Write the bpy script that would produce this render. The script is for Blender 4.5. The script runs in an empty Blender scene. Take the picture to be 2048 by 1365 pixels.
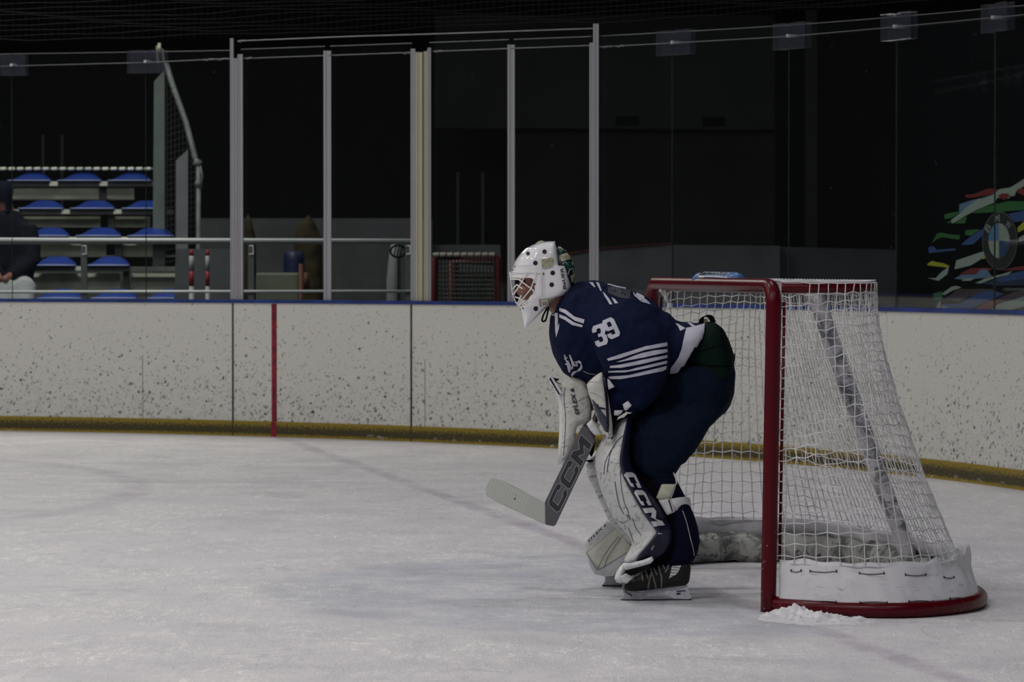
import bpy, bmesh, math, random
from math import sin, cos, pi, sqrt, atan, atan2, hypot
from mathutils import Vector, noise
from mathutils.bvhtree import BVHTree
from mathutils.geometry import delaunay_2d_cdt

random.seed(7)
SC = bpy.context.scene
COL = SC.collection

# ------------------------------------------------------------------ camera
F, CX, CY, YH, HC = 7000.0, 1024.0, 682.5, 531.0, 1.33
TH = atan((CY - YH) / F)
cam_d = bpy.data.cameras.new('camera')
cam = bpy.data.objects.new('camera', cam_d)
COL.objects.link(cam)
cam.location = (0, 0, HC)
cam.rotation_euler = (pi / 2 - TH, 0, 0)
cam_d.sensor_width = 36
cam_d.lens = F / 2048 * 36
cam_d.clip_end = 300
cam_d.dof.use_dof = True
cam_d.dof.focus_distance = 13.95
cam_d.dof.aperture_fstop = 9.0
SC.camera = cam
CAMLOC = Vector((0, 0, HC))


def ray(px, py):
    dx = (px - CX) / F
    dz = -(py - CY) / F
    return Vector((dx, cos(TH) + dz * sin(TH), -sin(TH) + dz * cos(TH)))


def P(px, py, Y):
    d = ray(px, py)
    return CAMLOC + d * (Y / d.y)


def G(px, py, z=0.0):
    d = ray(px, py)
    return CAMLOC + d * ((z - HC) / d.z)


# ------------------------------------------------------------------ materials
def sock(nt, v, s):
    if isinstance(v, bpy.types.NodeSocket):
        nt.links.new(v, s)
    else:
        s.default_value = v


class NT:
    """short way of writing node trees"""
    def __init__(self, name):
        self.m = bpy.data.materials.new(name)
        self.m.use_nodes = True
        self.nt = self.m.node_tree
        self.b = self.nt.nodes['Principled BSDF']

    def node(self, typ, out=0, ins=None, **kw):
        n = self.nt.nodes.new(typ)
        for k, v in kw.items():
            setattr(n, k, v)
        for k, v in (ins or {}).items():
            sock(self.nt, v, n.inputs[k])
        return n.outputs[out]

    def math(self, op, a, b=0.0, c=0.0, clamp=False):
        return self.node('ShaderNodeMath', 0, {0: a, 1: b, 2: c}, operation=op, use_clamp=clamp)

    def sep(self, v):
        n = self.nt.nodes.new('ShaderNodeSeparateXYZ')
        self.nt.links.new(v, n.inputs[0])
        return n.outputs[0], n.outputs[1], n.outputs[2]

    def comb(self, x, y, z=0.0):
        return self.node('ShaderNodeCombineXYZ', 0, {0: x, 1: y, 2: z})

    def vscale(self, v, s):
        return self.node('ShaderNodeVectorMath', 0, {0: v, 1: s}, operation='MULTIPLY')

    def coord(self, which='Object'):
        n = self.nt.nodes.new('ShaderNodeTexCoord')
        return n.outputs[which]

    def uv(self):
        return self.coord('UV')

    def noise(self, v, scale, detail=3.0, rough=0.5, dist=0.0):
        return self.node('ShaderNodeTexNoise', 0, {'Vector': v, 'Scale': scale, 'Detail': detail,
                                                  'Roughness': rough, 'Distortion': dist})

    def smooth(self, v, a, b, lo=0.0, hi=1.0):
        return self.node('ShaderNodeMapRange', 0, {0: v, 1: a, 2: b, 3: lo, 4: hi},
                         interpolation_type='SMOOTHSTEP')

    def mix(self, f, a, b):
        n = self.nt.nodes.new('ShaderNodeMix')
        n.data_type = 'RGBA'
        sock(self.nt, f, n.inputs[0])
        for v, i in ((a, 6), (b, 7)):
            if isinstance(v, (tuple, list)) and len(v) == 3:
                v = (*v, 1)
            sock(self.nt, v, n.inputs[i])
        return n.outputs[2]

    def bump(self, h, strength=0.3, dist=0.01):
        o = self.node('ShaderNodeBump', 0, {'Height': h, 'Strength': strength, 'Distance': dist})
        self.nt.links.new(o, self.b.inputs['Normal'])

    def set(self, color=None, rough=None, metal=None, spec=None, coat=None):
        if color is not None:
            if isinstance(color, (tuple, list)) and len(color) == 3:
                color = (*color, 1)
            sock(self.nt, color, self.b.inputs['Base Color'])
        if rough is not None:
            sock(self.nt, rough, self.b.inputs['Roughness'])
        if metal is not None:
            sock(self.nt, metal, self.b.inputs['Metallic'])
        if spec is not None:
            sock(self.nt, spec, self.b.inputs['Specular IOR Level'])
        if coat is not None:
            sock(self.nt, coat, self.b.inputs['Coat Weight'])
        return self.m


def lin(r, g, b):
    f = lambda c: (c / 255 / 12.92) if c / 255 <= 0.04045 else ((c / 255 + 0.055) / 1.055) ** 2.4
    return (f(r), f(g), f(b))


def plain(name, col, rough=0.6, metal=0.0, spec=0.4, var=0.0, vscale=20, bump=0.0, bscale=200, coat=None):
    t = NT(name)
    c = col
    v = t.coord()
    if var:
        n = t.noise(v, vscale, 4)
        c = t.mix(t.smooth(n, 0.35, 0.7), tuple(x * (1 - var) for x in col), tuple(min(1, x * (1 + var * 0.5)) for x in col))
    if bump:
        t.bump(t.noise(v, bscale, 3), bump, 0.004)
    return t.set(c, rough, metal, spec, coat)


# ------------------------------------------------------------------ objects
def org(o):
    v = Vector((0, 0, 0))
    while o is not None:
        v += o.location
        o = o.parent
    return v


def meta(o, label=None, cat=None, group=None, kind=None):
    if label: o['label'] = label
    if cat: o['category'] = cat
    if group: o['group'] = group
    if kind: o['kind'] = kind
    return o


def empty(name, loc, label, cat, group=None, kind=None):
    o = bpy.data.objects.new(name, None)
    o.empty_display_size = 0.1
    COL.objects.link(o)
    o.location = loc
    return meta(o, label, cat, group, kind)


def mk(name, verts, faces, m, parent=None, smooth=False, uvs=None, loc=None, fix=False):
    """verts are in world space; the object's origin is loc (or its parent's)"""
    base = org(parent) if parent else Vector((0, 0, 0))
    off = Vector(loc) if loc is not None else Vector((0, 0, 0))
    me = bpy.data.meshes.new(name)
    s = base + off
    me.from_pydata([tuple(Vector(v) - s) for v in verts], [], faces)
    me.validate()
    if fix:
        bm = bmesh.new()
        bm.from_mesh(me)
        bmesh.ops.recalc_face_normals(bm, faces=bm.faces)
        bm.to_mesh(me)
        bm.free()
    o = bpy.data.objects.new(name, me)
    COL.objects.link(o)
    if parent:
        o.parent = parent
    o.location = off
    for mm in (m if isinstance(m, (list, tuple)) else [m]):
        me.materials.append(mm)
    if smooth:
        me.polygons.foreach_set('use_smooth', [True] * len(me.polygons))
    if uvs:
        l = me.uv_layers.new(name='UVMap')
        for lp in me.loops:
            l.data[lp.index].uv = uvs[lp.vertex_index]
    me.update()
    return o


class MB:
    def __init__(self):
        self.v, self.f = [], []

    def add(self, v, f):
        n = len(self.v)
        self.v += [Vector(x) for x in v]
        self.f += [tuple(i + n for i in q) for q in f]
        return self

    def box(self, a, b):
        (x0, y0, z0), (x1, y1, z1) = a, b
        return self.add([(x0, y0, z0), (x1, y0, z0), (x1, y1, z0), (x0, y1, z0),
                         (x0, y0, z1), (x1, y0, z1), (x1, y1, z1), (x0, y1, z1)],
                        [(3, 2, 1, 0), (4, 5, 6, 7), (0, 1, 5, 4), (1, 2, 6, 5), (2, 3, 7, 6), (3, 0, 4, 7)])

    def prism(self, poly, ext):
        """poly: 3-D points of one face, ext: extrusion vector"""
        n = len(poly)
        e = Vector(ext)
        v = [Vector(p) for p in poly] + [Vector(p) + e for p in poly]
        f = [tuple(range(n)), tuple(range(2 * n - 1, n - 1, -1))]
        f += [(i, i + n, (i + 1) % n + n, (i + 1) % n) for i in range(n)]
        return self.add(v, f)

    def loft(self, rings, closed=True, cap=True):
        n = len(rings[0])
        v = [p for r in rings for p in r]
        f = []
        for k in range(len(rings) - 1):
            for i in range(n if closed else n - 1):
                j = (i + 1) % n
                f.append((k * n + i, k * n + j, (k + 1) * n + j, (k + 1) * n + i))
        if cap and closed:
            f.append(tuple(range(n - 1, -1, -1)))
            f.append(tuple((len(rings) - 1) * n + i for i in range(n)))
        return self.add(v, f)

    def tube(self, path, r, n=6, cap=True, closed=False):
        path = [Vector(p) for p in path]
        m = len(path)
        rings = []
        prev = None
        for i, p in enumerate(path):
            if closed:
                t = path[(i + 1) % m] - path[i - 1]
            else:
                t = path[min(i + 1, m - 1)] - path[max(i - 1, 0)]
            if t.length < 1e-9:
                t = Vector((0, 0, 1))
            t.normalize()
            if prev is None:
                ref = Vector((0, 0, 1)) if abs(t.z) < 0.9 else Vector((1, 0, 0))
                u = t.cross(ref).normalized()
            else:
                u = (prev - t * prev.dot(t))
                u = u.normalized() if u.length > 1e-6 else t.orthogonal().normalized()
            prev = u
            w = t.cross(u)
            rr = r[i] if isinstance(r, (list, tuple)) else r
            rings.append([p + (u * cos(2 * pi * k / n) + w * sin(2 * pi * k / n)) * rr for k in range(n)])
        if closed:
            rings.append(rings[0])
        return self.loft(rings, True, cap and not closed)

    def build(self, name, m, parent=None, smooth=False, loc=None):
        return mk(name, self.v, self.f, m, parent, smooth, None, loc, True)


def bevel(o, w=0.004, seg=2):
    md = o.modifiers.new('bevel', 'BEVEL')
    md.width = w
    md.segments = seg
    md.limit_method = 'ANGLE'
    return o


def apply_mods(o):
    dg = bpy.context.evaluated_depsgraph_get()
    dg.update()
    me = bpy.data.meshes.new_from_object(o.evaluated_get(dg))
    old = o.data
    o.modifiers.clear()
    o.data = me
    bpy.data.meshes.remove(old)
    return o


def remesh(o, voxel, smooth=6, fac=0.5):
    md = o.modifiers.new('r', 'REMESH')
    md.mode = 'VOXEL'
    md.voxel_size = voxel
    md.use_smooth_shade = True
    if smooth:
        s = o.modifiers.new('s', 'SMOOTH')
        s.factor = fac
        s.iterations = smooth
    apply_mods(o)
    o.data.polygons.foreach_set('use_smooth', [True] * len(o.data.polygons))
    return o


def bvh(o):
    off = org(o)
    return BVHTree.FromPolygons([v.co + off for v in o.data.vertices], [tuple(p.vertices) for p in o.data.polygons])


def sgnpow(x, e):
    return math.copysign(abs(x) ** e, x)


def sect(p1, p2, Y, w, n=28, e=2.4):
    """closed ring whose silhouette runs from pixel p1 to pixel p2 at distance Y, half depth w"""
    a, b = P(*p1, Y), P(*p2, Y)
    c, u = (a + b) / 2, (b - a) / 2
    return [c + u * sgnpow(cos(2 * pi * k / n), 2 / e) + Vector((0, w, 0)) * sgnpow(sin(2 * pi * k / n), 2 / e)
            for k in range(n)]


def inside(p, poly):
    x, y = p
    r = False
    j = len(poly) - 1
    for i in range(len(poly)):
        xi, yi = poly[i]
        xj, yj = poly[j]
        if (yi > y) != (yj > y) and x < (xj - xi) * (y - yi) / (yj - yi) + xi:
            r = not r
        j = i
    return r


def resample(poly, step, closed=True):
    out = []
    n = len(poly)
    for i in range(n if closed else n - 1):
        a, b = poly[i], poly[(i + 1) % n]
        k = max(1, int(hypot(b[0] - a[0], b[1] - a[1]) / step + 0.5))
        for q in range(k):
            out.append((a[0] + (b[0] - a[0]) * q / k, a[1] + (b[1] - a[1]) * q / k))
    if not closed:
        out.append(poly[-1])
    return out


def tri2d(poly, step, holes=()):
    """triangulated outline with inner points: 2-D verts, faces"""
    pts, edges = [], []
    for ring in (poly, *holes):
        r = resample(ring, step)
        n0 = len(pts)
        pts += r
        edges += [(n0 + i, n0 + (i + 1) % len(r)) for i in range(len(r))]
    xs = [p[0] for p in poly]
    ys = [p[1] for p in poly]
    bx = resample(poly, step)
    y = min(ys) + step / 2
    row = 0
    while y < max(ys):
        x = min(xs) + step * (0.25 if row % 2 else 0.75)
        while x < max(xs):
            if inside((x, y), poly) and not any(inside((x, y), h) for h in holes):
                if min((x - q[0]) ** 2 + (y - q[1]) ** 2 for q in bx) > (0.45 * step) ** 2:
                    pts.append((x, y))
            x += step
        y += step * 0.87
        row += 1
    v, e, f, *_ = delaunay_2d_cdt([Vector(p) for p in pts], edges, [], 1, 1e-5)
    f = [tuple(q) for q in f]
    # keep counter-clockwise order
    out = []
    for q in f:
        a, b, c = v[q[0]], v[q[1]], v[q[2]]
        if holes and any(inside(tuple((a + b + c) / 3), h) for h in holes):
            continue
        out.append(q if (b - a).cross(c - a) > 0 else (q[0], q[2], q[1]))
    return v, out


def stroke(pts, w, closed=False):
    """polygon round a polyline, pixel units; w is one width or one per point"""
    L, R = [], []
    n = len(pts)
    for i in range(n):
        a = pts[(i - 1) % n] if closed or i > 0 else pts[i]
        b = pts[(i + 1) % n] if closed or i < n - 1 else pts[i]
        dx, dy = b[0] - a[0], b[1] - a[1]
        l = hypot(dx, dy) or 1
        ww = (w[i] if isinstance(w, (list, tuple)) else w) / 2
        nx, ny = -dy / l * ww, dx / l * ww
        L.append((pts[i][0] + nx, pts[i][1] + ny))
        R.append((pts[i][0] - nx, pts[i][1] - ny))
    return L + R[::-1]


def curve2(pts, k=6):
    """Catmull-Rom through 2-D or 3-D points"""
    out = []
    n = len(pts)
    for i in range(n - 1):
        p0, p1, p2, p3 = pts[max(i - 1, 0)], pts[i], pts[i + 1], pts[min(i + 2, n - 1)]
        for q in range(k):
            t = q / k
            out.append(tuple(0.5 * ((2 * b) + (-a + c) * t + (2 * a - 5 * b + 4 * c - d) * t * t +
                                    (-a + 3 * b - 3 * c + d) * t ** 3) for a, b, c, d in zip(p0, p1, p2, p3)))
    out.append(tuple(pts[-1]))
    return out


def decal(name, shapes, tree, m, parent, off=0.0025, step=5.0, thick=0.0):
    """sew flat shapes on to a surface: every outline point is carried on to the surface itself.
    shapes: list of outlines, or (outline, [holes])"""
    mb = MB()
    for s in shapes:
        holes = ()
        if isinstance(s, tuple) and len(s) == 2 and isinstance(s[1], list) and isinstance(s[0], list):
            s, holes = s
        v2, f = tri2d(s, step, holes)
        v3, ok = [], []
        for p in v2:
            d = ray(p[0], p[1]).normalized()
            hit, nrm, idx, dist = tree.ray_cast(CAMLOC, d)
            if hit is None:
                v3.append(None)
                continue
            if nrm.dot(d) > 0:
                nrm = -nrm
            v3.append(hit - d * off * 0.6 + nrm * off * 0.6)
        keep, mp = [], {}
        ff = []
        for q in f:
            if any(v3[i] is None for i in q):
                continue
            ys = [v3[i].y for i in q]
            if max(ys) - min(ys) > 0.12:
                continue
            ff.append(q)
        vv = []
        for q in ff:
            for i in q:
                if i not in mp:
                    mp[i] = len(vv)
                    vv.append(v3[i])
        mb.add(vv, [tuple(mp[i] for i in (q[0], q[2], q[1])) for q in ff])
    o = mb.build(name, m, parent, smooth=False)
    if thick:
        md = o.modifiers.new('t', 'SOLIDIFY')
        md.thickness = thick
        md.offset = 1
    return o


def decals(name, shapes, *a, **k):
    return [decal(name, [s], *a, **k) for s in shapes]


def slab(mb, poly, Y, thick, dpx=(0, 0), step=None):
    """solid from an outline at distance Y, its back thick metres farther away"""
    a = [P(x, y, Y) for x, y in poly]
    b = [P(x + dpx[0], y + dpx[1], Y + thick) for x, y in poly]
    n = len(poly)
    ar = sum(poly[i][0] * poly[(i + 1) % n][1] - poly[(i + 1) % n][0] * poly[i][1] for i in range(n))
    if ar < 0:
        a.reverse(); b.reverse()
    f = [tuple(range(n)), tuple(range(2 * n - 1, n - 1, -1))]
    f += [(i, i + n, (i + 1) % n + n, (i + 1) % n) for i in range(n)]
    mb.add(a + b, f)
    return mb


def puff(mb, poly, Y, bulge, back=None, step=5, edge=0.006, dfun=None, lump=0.0):
    """cushion: outline at distance Y, swelling towards the camera by bulge and away by back"""
    back = bulge if back is None else back
    v, f = tri2d(poly, step)
    bx = resample(poly, step / 2)
    ds = [sqrt(min((p[0] - q[0]) ** 2 + (p[1] - q[1]) ** 2 for q in bx)) for p in v]
    dm = max(ds) or 1
    fr, bk = [], []
    for p, d in zip(v, ds):
        h = sqrt(max(0, 1 - (1 - min(1, d / dm / 0.85)) ** 2))
        dy = dfun(p[0], p[1]) if dfun else 0
        l = lump * noise.noise(Vector((p[0] / 14, p[1] / 14, Y))) * h
        fr.append(P(p[0], p[1], Y + dy - edge - bulge * h - l))
        bk.append(P(p[0], p[1], Y + dy + edge + back * h))
    n = len(v)
    # boundary edges
    cnt = {}
    for q in f:
        for i in range(3):
            a, b = q[i], q[(i + 1) % 3]
            cnt[(a, b)] = cnt.get((a, b), 0) + 1
    faces = [q for q in f] + [(q[0] + n, q[2] + n, q[1] + n) for q in f]
    for (a, b) in cnt:
        if (b, a) not in cnt:
            faces.append((b, a, a + n, b + n))
    mb.add(fr + bk, faces)
    return mb


def text2d(s, bold=0.0, shear=0.0):
    cu = bpy.data.curves.new('lettering', 'FONT')
    cu.body = s
    cu.offset = bold
    cu.shear = shear
    cu.resolution_u = 3
    ob = bpy.data.objects.new('lettering', cu)
    COL.objects.link(ob)
    dg = bpy.context.evaluated_depsgraph_get()
    dg.update()
    me = ob.evaluated_get(dg).to_mesh()
    v = [(x.co.x, x.co.y) for x in me.vertices]
    f = [tuple(p.vertices) for p in me.polygons]
    ob.evaluated_get(dg).to_mesh_clear()
    bpy.data.objects.remove(ob)
    bpy.data.curves.remove(cu)
    x0, x1 = min(p[0] for p in v), max(p[0] for p in v)
    y0, y1 = min(p[1] for p in v), max(p[1] for p in v)
    return [((p[0] - x0) / (x1 - x0), (p[1] - y0) / (y1 - y0)) for p in v], f


def lettering(name, s, o, ux, uy, place, m, parent, bold=0.02, shear=0.0):
    """write s with its box at pixel o spanned by ux (reading) and uy (letter height); place(px,py)->3-D"""
    v, f = text2d(s, bold, shear)
    w = [place(o[0] + ux[0] * a + uy[0] * b, o[1] + ux[1] * a + uy[1] * b) for a, b in v]
    mb = MB()
    ok = [q for q in f if all(w[i] is not None for i in q)]
    mp, vv = {}, []
    for q in ok:
        for i in q:
            if i not in mp:
                mp[i] = len(vv)
                vv.append(w[i])
    mb.add(vv, [tuple(mp[i] for i in q) for q in ok])
    return mb.build(name, m, parent)


def on(tree, off=0.004):
    def pl(x, y):
        d = ray(x, y).normalized()
        hit, nrm, i, dist = tree.ray_cast(CAMLOC, d)
        return None if hit is None else hit - d * off
    return pl


def glyph(g, o, ux, uy):
    return [(o[0] + ux[0] * a + uy[0] * b, o[1] + ux[1] * a + uy[1] * b) for a, b in g]


def crop(pts, ox, oy, s):
    return [(ox + x / s, oy + y / s) for x, y in pts]
# ------------------------------------------------------------------ rink geometry
RC, RR = Vector((-7.3976, 17.8664)), 10.779          # corner arc of the boards
NP = Vector((0.983, 13.405))                          # near post on the ice
EG = (Vector(G(547, 870.5)[:2]) - NP).normalized()    # along the goal line, away from the camera
EB = Vector((EG.y, -EG.x))                            # towards the end boards
ZB = 1.062                                            # height of the boards


def bdir(px):
    return Vector(((px - CX) / F, 1.0))


def bpt(px, r=0.0):
    """point of the board line seen at pixel column px, r metres behind the front face"""
    d = bdir(px)
    a, b, c = d.dot(d), -2 * d.dot(RC), RC.dot(RC) - (RR + r) ** 2
    return d * ((-b + sqrt(b * b - 4 * a * c)) / 2 / a)


def bth(px, r=0.0):
    q = bpt(px, r) - RC
    return atan2(q.y, q.x)


TH_L, TH_R = atan2(EG.y, EG.x), atan2(EB.y, EB.x)


def bpath(t0, t1):
    """(point, outward normal, arc length) along the boards; angles beyond the arc run on straight"""
    out = []
    n = max(2, int(abs(t1 - t0) * RR / 0.12) + 1)
    for i in range(n + 1):
        t = t0 + (t1 - t0) * i / n
        s = -t * RR
        if t > TH_L:
            nr = EG
            p = RC + EG * RR - EB * (t - TH_L) * RR
        elif t < TH_R:
            nr = EB
            p = RC + EB * RR - EG * (TH_R - t) * RR
        else:
            nr = Vector((cos(t), sin(t)))
            p = RC + nr * RR
        out.append((p, nr, s))
    return out


def bstrip(name, t0, t1, r0, r1, z0, z1, m, parent=None):
    pa = bpath(t0, t1)
    v, f, uv = [], [], []
    for p, nr, s in pa:
        for r, z in ((r0, z0), (r1, z0), (r1, z1), (r0, z1)):
            q = p + nr * r
            v.append((q.x, q.y, z))
            uv.append((s, z))
    for i in range(len(pa) - 1):
        for k in range(4):
            j = (k + 1) % 4
            f.append((i * 4 + k, i * 4 + j, i * 4 + 4 + j, i * 4 + 4 + k))
    f.append((3, 2, 1, 0))
    e = (len(pa) - 1) * 4
    f.append((e, e + 1, e + 2, e + 3))
    return mk(name, v, f, m, parent, False, uv)


# ------------------------------------------------------------------ materials of the rink
def board_material():
    t = NT('board_plastic')
    u = t.uv()
    ux, uz, _ = t.sep(u)
    # how dirty: more towards the ice
    low = t.smooth(uz, 1.0, 0.1, 0.0, 1.0)
    patch = t.noise(t.vscale(u, (1, 1.3, 1)), 2.2, 3)
    dens = t.math('ADD', t.math('MULTIPLY', low, 0.34), t.math('MULTIPLY', patch, 0.5))
    # puck marks: small spots
    wob = t.node('ShaderNodeVectorMath', 0, {0: u, 1: t.node('ShaderNodeVectorMath', 0, {0: t.node('ShaderNodeTexNoise', 1, {'Vector': u, 'Scale': 38.0, 'Detail': 3.0}), 1: (0.03, 0.03, 0)}, operation='MULTIPLY')}, operation='ADD')
    spots = 0
    for sc, th, rm, an, ang in ((14.0, 0.72, 0.26, (0.8, 1.0, 1), 0.0), (25.0, 0.72, 0.26, (0.55, 1.2, 1), 0.5), (22.0, 0.76, 0.30, (0.5, 1.25, 1), -0.9), (34.0, 0.70, 0.26, (0.6, 1.1, 1), 1.4)):
        vv = t.vscale(t.node('ShaderNodeVectorRotate', 0, {'Vector': wob, 'Angle': ang}, rotation_type='Z_AXIS'), an)
        vn = t.nt.nodes.new('ShaderNodeTexVoronoi')
        vn.voronoi_dimensions = '2D'
        t.nt.links.new(vv, vn.inputs['Vector'])
        vn.inputs['Scale'].default_value = sc
        r, g, b = t.sep(vn.outputs['Color'])
        rad = t.math('MULTIPLY', t.math('SUBTRACT', t.math('ADD', r, dens), th, clamp=True), rm)
        d = t.smooth(t.math('SUBTRACT', rad, vn.outputs['Distance']), 0.0, 0.07)
        d = t.math('MULTIPLY', d, t.math('ADD', t.math('MULTIPLY', g, 0.65), 0.35))
        spots = d if spots == 0 else t.math('MAXIMUM', spots, d)
    # scuffs: long thin strokes of several directions
    for ang, sc in ((0.15, 1.0), (-0.5, 1.3), (0.9, 0.9), (1.35, 1.2)):
        rot = t.node('ShaderNodeVectorRotate', 0, {'Vector': wob, 'Angle': ang}, rotation_type='Z_AXIS')
        n = t.noise(t.vscale(rot, (12 * sc, 52 * sc, 1)), 1.0, 2, 0.5, 0.3)
        k = t.smooth(t.math('ADD', n, t.math('MULTIPLY', dens, 0.19)), 0.79, 0.87)
        spots = t.math('MAXIMUM', spots, t.math('MULTIPLY', k, 0.7))
    fine = t.noise(u, 120, 2)
    grime = t.math('MULTIPLY', t.math('MULTIPLY', low, low), t.smooth(t.noise(u, 14, 5, 0.7), 0.42, 0.72))
    c = t.mix(t.smooth(fine, 0.35, 0.7), (0.60, 0.595, 0.555), (0.66, 0.655, 0.62))
    c = t.mix(t.math('MULTIPLY', grime, 0.38), c, (0.33, 0.35, 0.33))
    c = t.mix(t.math('MULTIPLY', spots, 0.95), c, (0.05, 0.066, 0.056))
    return t.set(c, 0.5, spec=0.35)


def kick_material():
    t = NT('yellow_kick_plate')
    u = t.uv()
    ux, uz, _ = t.sep(u)
    n = t.noise(t.vscale(u, (1, 1.5, 1)), 48, 6, 0.75)
    band = t.math('MULTIPLY', t.smooth(uz, 0.004, 0.035), t.smooth(uz, 0.125, 0.045))
    f = t.smooth(t.math('ADD', n, t.math('MULTIPLY', band, 0.27)), 0.50, 0.76)
    c = t.mix(t.noise(u, 60, 3), (0.22, 0.155, 0.008), (0.33, 0.24, 0.018))
    c = t.mix(t.math('MULTIPLY', f, 0.93), c, (0.022, 0.020, 0.009))
    ice = t.math('MULTIPLY', t.smooth(t.noise(t.vscale(u, (1, 2, 1)), 9, 3), 0.62, 0.7), t.smooth(uz, 0.05, 0.015))
    c = t.mix(t.math('MULTIPLY', ice, 0.6), c, (0.6, 0.6, 0.6))
    return t.set(c, 0.6)


def ice_material():
    t = NT('ice_surface')
    o = t.coord('Object')
    x, y, z = t.sep(o)
    # skate cuts and drifted shavings, stretched along the play
    s1 = t.noise(t.vscale(o, (1.1, 1.0, 1)), 2.2, 5, 0.62, 0.4)
    s2 = t.noise(t.vscale(o, (5.0, 5.0, 1)), 5.0, 6, 0.75, 0.3)
    rot = t.node('ShaderNodeVectorRotate', 0, {'Vector': o, 'Angle': 0.16}, rotation_type='Z_AXIS')
    cuts = t.noise(t.vscale(rot, (1.6, 26, 1)), 1.6, 5, 0.7, 0.4)
    rot2 = t.node('ShaderNodeVectorRotate', 0, {'Vector': o, 'Angle': -0.35}, rotation_type='Z_AXIS')
    cuts2 = t.noise(t.vscale(rot2, (1.1, 18, 1)), 2.1, 4, 0.7, 0.8)
    fine = t.noise(o, 95, 3, 0.7)
    c = t.mix(t.smooth(s1, 0.25, 0.75), (0.70, 0.68, 0.72), (0.78, 0.755, 0.765))
    c = t.mix(t.math('MULTIPLY', t.smooth(cuts, 0.55, 0.38), 0.22), c, (0.56, 0.57, 0.61))
    c = t.mix(t.math('MULTIPLY', t.smooth(cuts2, 0.60, 0.80), 0.45), c, (0.90, 0.90, 0.89))
    grit1 = t.noise(t.vscale(o, (1.3, 0.40, 1)), 15, 5, 0.75, 0.6)
    grit2 = t.noise(t.vscale(o, (2.6, 0.75, 1)), 34, 4, 0.75, 0.4)
    grit = t.math('ADD', t.math('MULTIPLY', grit1, 0.5), t.math('MULTIPLY', grit2, 0.5))
    zone = t.noise(o, 1.3, 4, 0.6)
    sh = t.math('MULTIPLY', t.smooth(grit, 0.50, 0.60), t.smooth(zone, 0.36, 0.62))
    c = t.mix(t.math('MULTIPLY', sh, 0.9), c, (1.0, 0.98, 0.93))
    dk = t.math('MULTIPLY', t.smooth(grit, 0.47, 0.38), t.smooth(zone, 0.66, 0.38))
    c = t.mix(t.math('MULTIPLY', dk, 0.55), c, (0.50, 0.49, 0.56))
    for ang_, sx_, sy_, sc_ in ((0.1, 0.5, 2.2, 0.9), (-0.5, 0.6, 1.6, 1.1), (1.0, 0.7, 1.8, 0.8)):
        rr_ = t.node('ShaderNodeVectorRotate', 0, {'Vector': o, 'Angle': ang_}, rotation_type='Z_AXIS')
        nn_ = t.noise(t.vscale(rr_, (sx_, sy_, 1)), sc_, 2.0, 0.45, 0.6)
        cut_ = t.smooth(t.math('ABSOLUTE', t.math('SUBTRACT', nn_, 0.5)), 0.006, 0.0005)
        c = t.mix(t.math('MULTIPLY', cut_, t.math('MULTIPLY', t.smooth(t.noise(rr_, 1.9, 3), 0.45, 0.65), 0.5)), c, (0.52, 0.52, 0.57))
    # painted marks under the ice
    def off(nx, ny, px, py):
        return t.math('ADD', t.math('MULTIPLY', t.math('SUBTRACT', x, px), nx),
                      t.math('MULTIPLY', t.math('SUBTRACT', y, py), ny))

    def dist(px, py):
        a, b = t.math('SUBTRACT', x, px), t.math('SUBTRACT', y, py)
        return t.math('SQRT', t.math('ADD', t.math('MULTIPLY', a, a), t.math('MULTIPLY', b, b)))
    wob = t.math('MULTIPLY', t.math('SUBTRACT', t.noise(o, 1.5, 3), 0.5), 0.06)
    db = off(EB.x, EB.y, NP.x, NP.y)                       # behind the goal line > 0
    wear = t.smooth(t.noise(o, 2.6, 5, 0.7), 0.3, 0.62)
    ln = t.smooth(t.math('ABSOLUTE', t.math('ADD', db, wob)), 0.085, 0.02)
    c = t.mix(t.math('MULTIPLY', t.math('MULTIPLY', ln, wear), 0.55), c, (0.40, 0.33, 0.43))
    gc = NP + EG * 0.945
    r = t.math('ADD', dist(gc.x, gc.y), t.math('MULTIPLY', wob, 1.5))
    front = t.smooth(db, 0.05, -0.03)
    cr = t.math('MULTIPLY', t.smooth(r, 1.85, 1.74), front)
    c = t.mix(t.math('MULTIPLY', t.math('MULTIPLY', cr, t.smooth(t.noise(o, 4.1, 6, 0.75), 0.28, 0.66)), 0.6), c, (0.42, 0.46, 0.55))
    rl = t.math('MULTIPLY', t.smooth(t.math('ABSOLUTE', t.math('SUBTRACT', r, 1.83)), 0.05, 0.015), front)
    c = t.mix(t.math('MULTIPLY', t.math('MULTIPLY', rl, wear), 0.15), c, (0.45, 0.38, 0.46))
    fc = t.smooth(t.math('ABSOLUTE', t.math('SUBTRACT', t.math('ADD', dist(-7.68, 20.39), wob), 5.47)), 0.15, 0.03)
    c = t.mix(t.math('MULTIPLY', t.math('MULTIPLY', fc, wear), 0.38), c, (0.42, 0.36, 0.44))
    hm = t.math('MULTIPLY', t.smooth(t.math('ABSOLUTE', t.math('ADD', off(0.03, 1.0, -1.6, 21.4), wob)), 0.10, 0.03),
                t.math('MULTIPLY', t.smooth(x, -2.6, -2.3), t.smooth(x, -0.6, -1.0)))
    c = t.mix(t.math('MULTIPLY', hm, 0.30), c, (0.45, 0.46, 0.5))
    h = t.math('ADD', t.math('MULTIPLY', s2, 0.6), t.math('ADD', t.math('MULTIPLY', grit, 1.3), t.math('MULTIPLY', cuts, 0.5)))
    t.bump(h, 0.5, 0.014)
    return t.set(c, t.smooth(s1, 0.3, 0.7, 0.35, 0.6), spec=0.25)


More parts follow.
